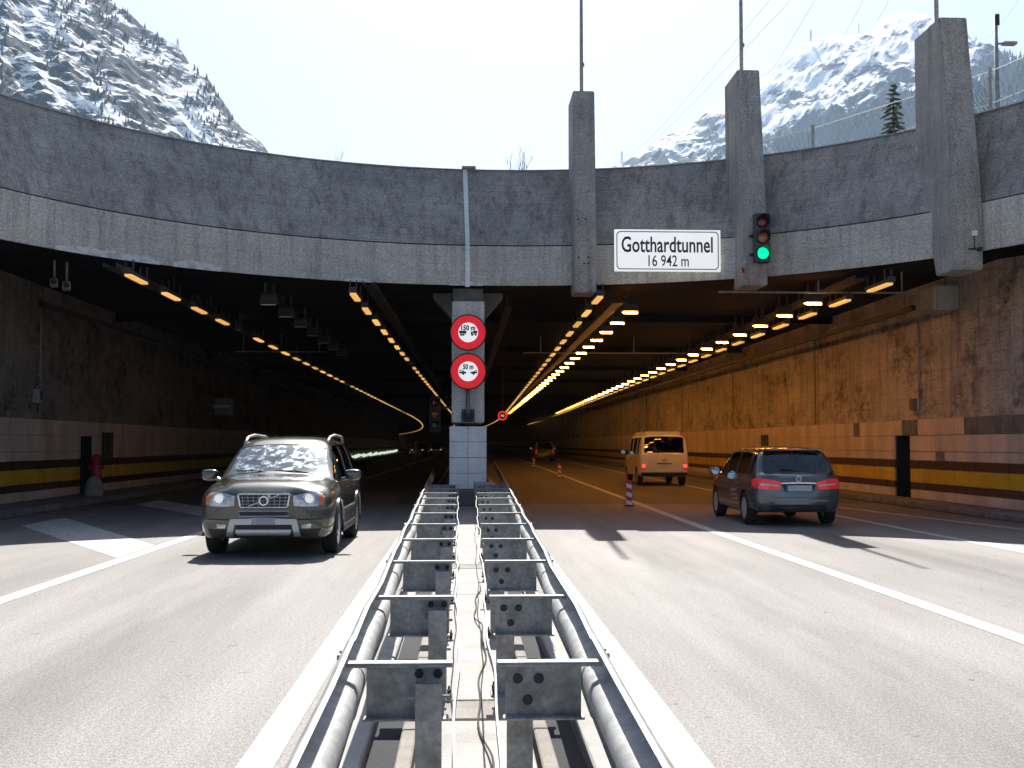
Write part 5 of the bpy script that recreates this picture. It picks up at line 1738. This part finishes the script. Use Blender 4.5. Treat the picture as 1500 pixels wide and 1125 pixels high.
    car.patch('boot_seam', M['trim_black'], [(-.60, .605), (-.48, .566), (0, .560), (.48, .566), (.60, .605)], [(-.60, .598), (-.48, .558), (0, .552), (.48, .558), (.60, .598)], 'rear', 0.003, 0.01, 24, 1)
    car.patch('bumper_crease', M[paint], [(-.74, .515), (0, .505), (.74, .515)], [(-.74, .49), (0, .475), (.74, .49)], 'rear', 0.018, 0.03, 20, 2)
    car.patch('diffuser', M['trim_black'], [(-.56, .385), (-.45, .425), (.45, .425), (.56, .385)], [(-.56, .295), (-.45, .285), (.45, .285), (.56, .295)], 'rear', 0.008, 0.04, 16, 3)
    car.patch('bumper_strip', M['chrome'], [(-.30, .335), (.42, .335)], [(-.30, .318), (.42, .318)], 'rear', 0.016, 0.02, 10, 1)
    MB().prism([(-.58, 1.470), (.58, 1.470), (.54, 1.500), (-.54, 1.500)], -1.84, -1.60).build('roof_spoiler', M[paint], root)
    MB().box((0, -1.842, 1.484), (0.30, 0.012, 0.012)).build('brake_light', M['tail_red'], root)
    MB().tube([(-.02, -2.01, 1.085), (-.20, -1.985, 1.105), (-.30, -1.98, 1.11)], 0.014, 6).build('rear_wiper', M['trim_black'], root)
    MB().box((0, 0.95, 0.86), (1.4, 0.45, 0.16), ch=0.05).build('dashboard', M['dash'], root)
    seats(root, [(-.36, .10, .46), (.36, .10, .46), (-.38, -.75, .50), (.38, -.75, .50), (0, -.75, .48)], M['seat_fabric'])
    for mir in (False, True):
        car.patch('headlight', M['lens_clear'], [(.34, .70), (.58, .76)], [(.36, .62), (.60, .62)], 'front', 0.008, 0.03, 6, 3, mirror=mir)
    return root

# ------------------------------------------------------------------ boxy cream van
def build_van(name, label, loc, rz):
    root = thing(name, label, 'van', loc, rz)
    S = [
     (-2.39, prof((0, .42), (.70, .42), (.80, .48), (.83, .62), (.83, .85), (.80, 1.06), (.76, 1.14), (.70, 1.16), (.35, 1.17), (0, 1.17))),
     (-2.34, prof((0, .36), (.76, .36), (.86, .46), (.885, .62), (.885, .90), (.865, 1.10), (.82, 1.19), (.74, 1.21), (.37, 1.22), (0, 1.22))),
     (-2.25, prof((0, .34), (.78, .34), (.895, .44), (.915, .64), (.915, .95), (.895, 1.16), (.80, 1.70), (.72, 1.78), (.38, 1.82), (0, 1.83))),
     (-2.10, prof((0, .33), (.80, .33), (.90, .42), (.92, .65), (.92, .95), (.90, 1.17), (.79, 1.76), (.70, 1.85), (.38, 1.90), (0, 1.905))),
     (-1.30, prof((0, .32), (.80, .32), (.90, .40), (.92, .65), (.92, .95), (.90, 1.17), (.79, 1.78), (.70, 1.88), (.38, 1.935), (0, 1.94))),
     (-0.20, prof((0, .32), (.80, .32), (.90, .40), (.92, .65), (.92, .95), (.90, 1.16), (.79, 1.78), (.70, 1.88), (.38, 1.935), (0, 1.94))),
     (0.85, prof((0, .32), (.80, .32), (.90, .40), (.92, .65), (.92, .95), (.90, 1.14), (.79, 1.74), (.70, 1.83), (.38, 1.885), (0, 1.89))),
     (1.62, prof((0, .32), (.80, .32), (.90, .40), (.92, .65), (.92, .93), (.89, 1.08), (.85, 1.14), (.78, 1.17), (.40, 1.21), (0, 1.22))),
     (2.05, prof((0, .32), (.78, .32), (.87, .42), (.89, .62), (.88, .84), (.82, .96), (.74, 1.00), (.62, 1.02), (.32, 1.04), (0, 1.045))),
     (2.36, prof((0, .34), (.62, .34), (.72, .42), (.74, .58), (.72, .74), (.64, .82), (.56, .86), (.44, .88), (.22, .89), (0, .89))),
    ]
    C = {}
    for j in (7, 8): C[(1, j)] = 4; C[(6, j)] = 1
    for i in (3, 4, 5, 6): C[(i, 5)] = 2
    for j in (2, 3, 4): C[(5, j)] = 6; C[(4, j)] = 5
    car = Car(root, S, C, [(sx * .80, y) for sx in (-1, 1) for y in (1.42, -1.50)], .325)
    car.part(0, 'body', M['cream_paint']); car.part(7, 'wheel_arch', M['liner'])
    car.part(1, 'windscreen', M['glass_rear'], -0.006)
    for sd in (-1, 1):
        car.part(2, 'side_window', M['glass_side'], -0.006, side=sd)
        for idx in (5, 6):
            d = car.part(idx, 'door', M['cream_paint'], 0.003, side=sd)
            MB().box((sd * 0.93, -0.1 if idx == 6 else -1.1, 0.98), (0.03, 0.16, 0.03)).build('handle', M['trim_black'], d)
    car.part(4, 'rear_window', M['glass_side'], -0.006)
    for sx in (-1, 1):
        for y in (1.42, -1.50): wheel_mesh(.325, .205, 6, (M['rubber'], M['galv_dull']), root, (sx * .80, y, .325), sx)
        mirror(root, sx, 1.06, 1.30, 1.22, M['trim_black'], M['mirror_glass'])
        for y, t in ((-0.22, 0.12), (-1.32, 0.14), (0.80, 0.10), (-2.0, .12)):
            car.patch('pillar', M['cream_paint'], [(y - t / 2, 1.74), (y + t / 2, 1.74)], [(y - t / 2, 1.18), (y + t / 2, 1.18)], 'right' if sx > 0 else 'left', 0.004, 0.01, 2, 5)
    for mir in (False, True):
        L = car.patch('tail_light', M['tail_red'], [(.70, .85), (.83, .85)], [(.70, .58), (.83, .58)], 'rear', 0.010, 0.04, 3, 4, mirror=mir)
        car.patch('brake_lamp', M['tail_lit'], [(.71, .80), (.83, .80)], [(.71, .68), (.83, .68)], 'rear', 0.013, 0.02, 3, 2, parent=L, mirror=mir)
    car.patch('bumper', M['trim_black'], [(-.86, .50), (0, .50), (.86, .50)], [(-.84, .36), (0, .355), (.84, .36)], 'rear', 0.06, 0.10, 16, 3)
    car.patch('licence_plate', M['plate_white'], [(-.26, .77), (.26, .77)], [(-.26, .66), (.26, .66)], 'rear', 0.010, 0.02, 6, 2)
    car.patch('handle_strip', M['trim_black'], [(-.28, .835), (.28, .835)], [(-.28, .80), (.28, .80)], 'rear', 0.02, 0.03, 6, 1)
    h = car.hit(0, .94, 'rear')
    em = MB().lathe([(.055, .0), (.055, -.012), (.068, -.012), (.068, .0)], (0, h.y - .004, .94), 'y', 24, closed=True).build('emblem', M['chrome'], root)
    for pts in ([(-.045, .035), (-.02, -.045), (0, .0), (.02, -.045), (.045, .035)], [(-.022, .05), (0, .005), (.022, .05)]):
        MB().tube([(x, h.y - .010, .94 + z) for x, z in pts], 0.006, 5).build('emblem_stroke', M['chrome'], em)
    MB().tube([(.10, -2.37, 1.24), (-.15, -2.335, 1.30), (-.32, -2.33, 1.31)], 0.014, 6).build('rear_wiper', M['trim_black'], root)
    # low pop-up roof
    bm = bmesh.new(); bmesh.ops.create_cube(bm, size=1.0)
    for v in bm.verts:
        v.co = Vector((v.co.x * (1.36 if v.co.z < 0 else 1.24), v.co.y * 3.0 - 0.55, 1.895 + (v.co.z + .5) * 0.115))
    bmesh.ops.bevel(bm, geom=list(bm.edges), offset=0.04, segments=2, affect='EDGES')
    me = bpy.data.meshes.new('pop_up_roof'); bm.to_mesh(me); bm.free(); me.materials.append(M['cream_paint'])
    smooth_by_angle(link('pop_up_roof', me, root), 40)
    seats(root, [(-.40, .65, .70), (.40, .65, .70), (-.40, -1.1, .70), (.40, -1.1, .70)], M['seat_fabric'])
    MB().box((0, 1.35, 0.98), (1.5, 0.40, 0.2), ch=0.05).build('dashboard', M['dash'], root)
    return root

build_suv('oncoming_suv', 'olive grey SUV with roof rails leaving the left tube', (-2.70, 18.20, 0.005), R(180), 'suv_paint').scale = (0.965, 0.965, 0.965)
build_hatch('grey_hatchback', 'dark grey hatchback driving into the right tube', (6.27, 23.65, 0.005), 0, 'grey_paint').scale = (0.965, 0.94, 0.97)
build_van('cream_van', 'cream camper van with dark rear window inside the right tube', (7.42, 45.1, 0.005), R(-0.6))
fc = build_suv('distant_suv', 'small distant bronze SUV deep in the right tube', (7.1, 104.0, 0.005), R(-1.0), 'bronze_paint', False)
f1c = build_suv('distant_oncoming_car', 'nearest tiny oncoming car with lit headlamps in the left tube', (-2.9, 88.0, 0.005), R(180), 'suv_paint')
f1c.location = (-5.6, 142.0, 0.005)
f2c = copy_tree(f1c); f2c.location = (-3.55, 150.0, 0.005)
tag(f1c, 'left of two tiny oncoming cars with lit headlamps in the left tube', 'car', 'distant oncoming cars')
tag(f2c, 'right of two tiny oncoming cars with lit headlamps in the left tube', 'car', 'distant oncoming cars')
# ================================================================== BEHIND THE PARAPET
# wire-net fence along the parapet at right
M['wire'] = pm('galvanised_wire', (0.20, 0.21, 0.22), 0.6, 0.3)
fn = thing('net_fence', 'wire net fence on posts behind the parapet at right', 'fence', (0, 0, 0))
FR = RR + 3.9
def fpt(a, z): return (RCX + FR * math.cos(a), RCY + FR * math.sin(a), z)
fa = [R(74 - 17.6 * k) for k in range(5)]
zt = [8.9, 9.55, 10.1, 10.6, 11.2]
for a, z in zip(fa, zt):
    MB().tube([fpt(a, 8.1), fpt(a, z + 0.10)], 0.035, 8).build('post', M['galv_dull'], fn)
for k in range(4):
    a0, a1 = fa[k], fa[k + 1]
    mb = MB()
    mb.tube([fpt(a0, zt[k]), fpt(a1, zt[k + 1])], 0.007, 4)
    mb.tube([fpt(a0, zt[k] - 0.75), fpt(a1, zt[k + 1] - 0.75)], 0.005, 4)
    n = 30
    for q in range(n):
        t0 = q / n; t1 = min(1, t0 + 0.16)
        for (u, v) in ((t0, t1), (t1, t0)):
            zb, zz = 8.2, zt[k] + (zt[k + 1] - zt[k]) * v
            mb.tube([fpt(a0 + (a1 - a0) * u, zb), fpt(a0 + (a1 - a0) * v, zz)], 0.004, 3, caps=False)
    o = mb.build('wire_net', M['wire'], fn); o['kind'] = 'stuff'
# tall rock-fall net with stay ropes beyond the right fin
rn = thing('rockfall_net', 'tall rockfall net with slanting stay ropes beyond the right fin', 'fence', (17.2, 36.0, 9.0))
mb = MB()
for q in range(9):
    mb.tube([(-1.8 + q * 0.12, 0, 4.6 - q * 0.05), (0.4 + q * 0.42, 0.4, -0.5)], 0.009, 3, caps=False)
for q in range(12):
    mb.tube([(-1.9, 0.2, -0.2 + q * 0.36), (4.5, 0.2, 0.9 + q * 0.36)], 0.006, 3, caps=False)
    mb.tube([(-1.9 + q * 0.5, 0.25, -0.5), (-1.1 + q * 0.5, 0.25, 4.2)], 0.006, 3, caps=False)
o = mb.build('net', M['wire'], rn); o['kind'] = 'stuff'
for dx in (-1.9, 1.6, 4.5):
    MB().tube([(dx, 0.2, -1.0), (dx, 0.2, 4.7)], 0.05, 8).build('post', M['galv_dull'], rn)
# lamp post
lp = thing('lamp_post', 'slim lamp post with short arm beyond the right fin', 'lamp post', (14.35, 30.3, 8.1))
MB().tube([(0, 0, 0), (0, 0, 2.5), (0, 0, 5.0)], [0.075, 0.065, 0.05], 10).build('pole', M['galv_dull'], lp, True)
MB().tube([(0, 0, 4.25), (0.18, 0, 4.28)], 0.03, 8).build('arm', M['galv_dull'], lp)
MB().box((0.36, 0, 4.27), (0.40, 0.22, 0.09), ch=0.03).build('lamp_head', M['galv'], lp)
MB().box((0.02, -0.06, 4.9), (0.10, 0.06, 0.30)).build('antenna', M['black_metal'], lp)

# spruce behind the parapet
M['needle'] = pm('spruce_needles', (0.16, 0.17, 0.07), 0.8, col2=(0.07, 0.085, 0.035), scale=2.0, world_co=True)
M['bark'] = pm('bark', (0.10, 0.075, 0.055), 0.9, col2=(0.06, 0.045, 0.033), scale=6)
M['twig'] = pm('bare_twig', (0.22, 0.19, 0.16), 0.9, col2=(0.15, 0.13, 0.11), scale=5)
def spruce(loc, H, label, seed):
    rnd = random.Random(seed)
    t = thing('spruce_tree', label, 'tree', loc)
    MB().tube([(0, 0, 0), (0, 0, H * 0.5), (0, 0, H * 0.98)], [H * 0.018, H * 0.010, 0.01], 8).build('trunk', M['bark'], t, True)
    mb = MB(); br = MB()
    z = H * 0.10
    while z < H * 0.985:
        f = 1 - z / H
        L = 0.31 * H * (f ** 0.85) * rnd.uniform(0.75, 1.1) + 0.05
        nb = rnd.randint(4, 5)
        a0 = rnd.uniform(0, 6.28)
        for q in range(nb):
            a = a0 + q * 6.283 / nb + rnd.uniform(-0.3, 0.3)
            l = L * rnd.uniform(0.65, 1.12)
            dz = -0.28 * l + rnd.uniform(-0.08, 0.08)
            d = Vector((math.cos(a), math.sin(a), 0))
            tip = Vector((0, 0, z)) + d * l + Vector((0, 0, dz))
            br.tube([(0, 0, z), tuple(tip)], [0.02, 0.006], 4, caps=False)
            m = max(5, int(l / 0.075))
            for k in range(m):
                u = (k + 0.6) / m
                c = Vector((0, 0, z)) + d * l * u + Vector((0, 0, dz * u))
                w = 0.20 * (1.15 - u) * min(1, l) + 0.09
                for sgn in (-1, 1):
                    s = Vector((-d.y, d.x, 0)) * sgn
                    e = c + s * w * rnd.uniform(0.8, 1.3) + d * w * 0.7 + Vector((0, 0, -w * rnd.uniform(0.1, 0.6)))
                    p = Vector((0, 0, 0.05))
                    mb.add([c + p, c - p + d * 0.05, e], [(0, 1, 2)])
                e = c + Vector((rnd.uniform(-.04, .04), rnd.uniform(-.04, .04), -rnd.uniform(0.05, 0.15)))
                mb.add([c + d * 0.05, c - d * 0.05, e], [(0, 1, 2)])
        z += H * rnd.uniform(0.026, 0.040)
    br.build('branches', M['bark'], t, fix=False)['kind'] = 'stuff'
    mb.build('crown', M['needle'], t, fix=False)
    return t
spruce(tuple(sight(1308, 119, 66.0) - Vector((0, 0, 8.0))), 8.0, 'dark spruce tree behind the fence between the two right fins', 3)

# leafless shrubs peeping over the parapet
def shrub(loc, H, n, label, seed, spread):
    rnd = random.Random(seed)
    t = thing('bare_shrub', label, 'shrub', loc, 0, 'leafless shrubs above the parapet')
    mb = MB()
    def grow(p, d, L, r, depth):
        pts = [p]; q = p.copy(); dd = d.copy()
        for k in range(4):
            dd = (dd + Vector((rnd.uniform(-.14, .14), rnd.uniform(-.14, .14), 0.05))).normalized()
            q = q + dd * L / 4
            pts.append(q.copy())
        mb.tube([tuple(x) for x in pts], [r * (1 - 0.18 * i) for i in range(5)], 4, caps=False)
        if depth:
            for _ in range(rnd.randint(3, 5)):
                b = pts[rnd.randint(1, 4)]
                nd = (dd + Vector((rnd.uniform(-.6, .6), rnd.uniform(-.6, .6), rnd.uniform(0.0, 0.35)))).normalized()
                grow(b, nd, L * rnd.uniform(0.4, 0.62), r * 0.5, depth - 1)
    for k in range(n):
        grow(Vector((rnd.uniform(-spread, spread), rnd.uniform(-.3, .3), 0)), Vector((rnd.uniform(-.25, .35), rnd.uniform(-.2, .2), 1)).normalized(), H * rnd.uniform(0.55, 0.8), 0.016, 2)
    mb.build('twigs', M['twig'], t, fix=False)['kind'] = 'stuff'
    return t
shrub((1.40, 31.5, 8.2), 1.55, 4, 'tallest leafless shrub above the parapet just left of the left fin', 4, 0.25)
shrub((-3.85, 31.2, 8.2), 1.15, 2, 'thin leafless shrub above the parapet at middle left', 9, 0.15)
shrub((-1.30, 31.8, 8.2), 0.85, 2, 'short leafless shrub above the parapet near the joint strip', 12, 0.3)
shrub((2.05, 32.0, 8.2), 0.65, 2, 'smallest leafless shrub above the parapet beside the left fin', 15, 0.2)

# power line: lattice towers on the ridges and cables
def lattice(label):
    t = thing('power_pylon', label, 'pylon', (0, 0, 0), 0, 'far power pylons on the ridges')
    mb = MB()
    H, b, top = 34.0, 3.2, 0.6
    def c(k, z):
        w = b + (top - b) * z / H
        return (w * (1 if k in (0, 1) else -1), w * (1 if k in (0, 3) else -1), z)
    for k in range(4): mb.tube([c(k, 0), c(k, H)], 0.35, 4)
    zs = [0, 7, 13, 18, 23, 28, 34]
    for z0, z1 in zip(zs, zs[1:]):
        for k in range(4):
            mb.tube([c(k, z0), c((k + 1) % 4, z1)], 0.22, 3); mb.tube([c(k, z1), c((k + 1) % 4, z0)], 0.22, 3)
    mb.build('lattice', M['galv_dull'], t)
    for z, w in ((22, 6.5), (28, 5.2)):
        MB().tube([(-w, 0, z), (0, 0, z + 0.8), (w, 0, z)], 0.40, 4).build('cross_arm', M['galv_dull'], t)
    return t
t0 = lattice('')
def gpt(px, py, D): return tuple(sight(px, py, D))
TW = [(260, 78, 1290, 0.50, 'tiny power pylon on the steep left ridge'), (911, 240, 2950, 1.0, 'tiny power pylon where the right ridge meets the parapet'),
      (1188, 62, 2960, 1.0, 'tiny power pylon on the snowy ridge between the two right fins, left one'), (1258, 52, 2960, 1.0, 'tiny power pylon on the snowy ridge nearest the right fin'),
      (1430, 76, 2960, 1.2, 'tiny power pylon on the ridge right of the right fin')]
for i, (px, py, D, s, lab) in enumerate(TW):
    o = t0 if i == 0 else copy_tree(t0)
    o.location = gpt(px, py, D); o.scale = (s, s, s); o.rotation_euler = (0, 0, 0.4 * i)
    tag(o, lab, 'pylon', 'far power pylons on the ridges')
CB = [((911, 226, 2950), (1136, -10, 420), 'leftmost thin power cable slanting up the sky at right'), ((914, 228, 2950), (1168, -10, 420), 'second thin power cable slanting up the sky at right'),
      ((1110, 105, 2600), (1200, -10, 400), 'steep power cable beside the middle mast'), ((1222, 50, 2960), (1270, -10, 500), 'power cable rising from the snowy ridge, left of a pair'), ((1262, 42, 2960), (1308, -10, 500), 'power cable rising from the snowy ridge, right of a pair'),
      ((1432, 52, 2960), (1500, -10, 700), 'power cable at the far right of the sky')]
for a, b, lab in CB:
    A, B = Vector(gpt(*a)), Vector(gpt(*b))
    pts = []
    for k in range(13):
        t = k / 12
        p = A + (B - A) * t
        p.z -= 18.0 * math.sin(math.pi * t)
        pts.append(tuple(p))
    rad = [0.42 + (0.09 - 0.42) * k / 12 for k in range(13)]
    o = MB().tube(pts, rad, 5).build('power_cable', M['galv_dull'])
    tag(o, lab, 'cable', 'power cables in the sky')

# too small to pick apart one by one
for o in list(COL.objects):
    if o.name.split('.')[0] in ('splice_bolts', 'anchor_bolts', 'clamp_bolts', 'clips', 'hangers', 'hanger', 'cooling_fins', 'bolts'):
        o['kind'] = 'stuff'
# ------------------------------------------------------------------ haze
M['haze'] = bpy.data.materials.new('haze')
M['haze'].use_nodes = True
hn = M['haze'].node_tree
hn.nodes.remove(hn.nodes['Principled BSDF'])
pv = hn.nodes.new('ShaderNodeVolumePrincipled')
pv.inputs['Color'].default_value = (0.54, 0.75, 1.0, 1)
pv.inputs['Density'].default_value = 0.00010
pv.inputs['Anisotropy'].default_value = 0.2
hn.links.new(pv.outputs[0], hn.nodes['Material Output'].inputs['Volume'])
hz = MB().box((0, 2000, 800), (7000, 4600, 1604)).build('haze', M['haze'])
hz['kind'] = 'stuff'
tag(hz, 'thin pale blue mountain haze', 'haze')

for k in ('reflected_glow', 'exit_green', 'led_red', 'led_white', 'sign_white', 'sign_red_glow', 'tail_red', 'tail_lit', 'green_lit'):
    M[k].cycles.emission_sampling = 'NONE'
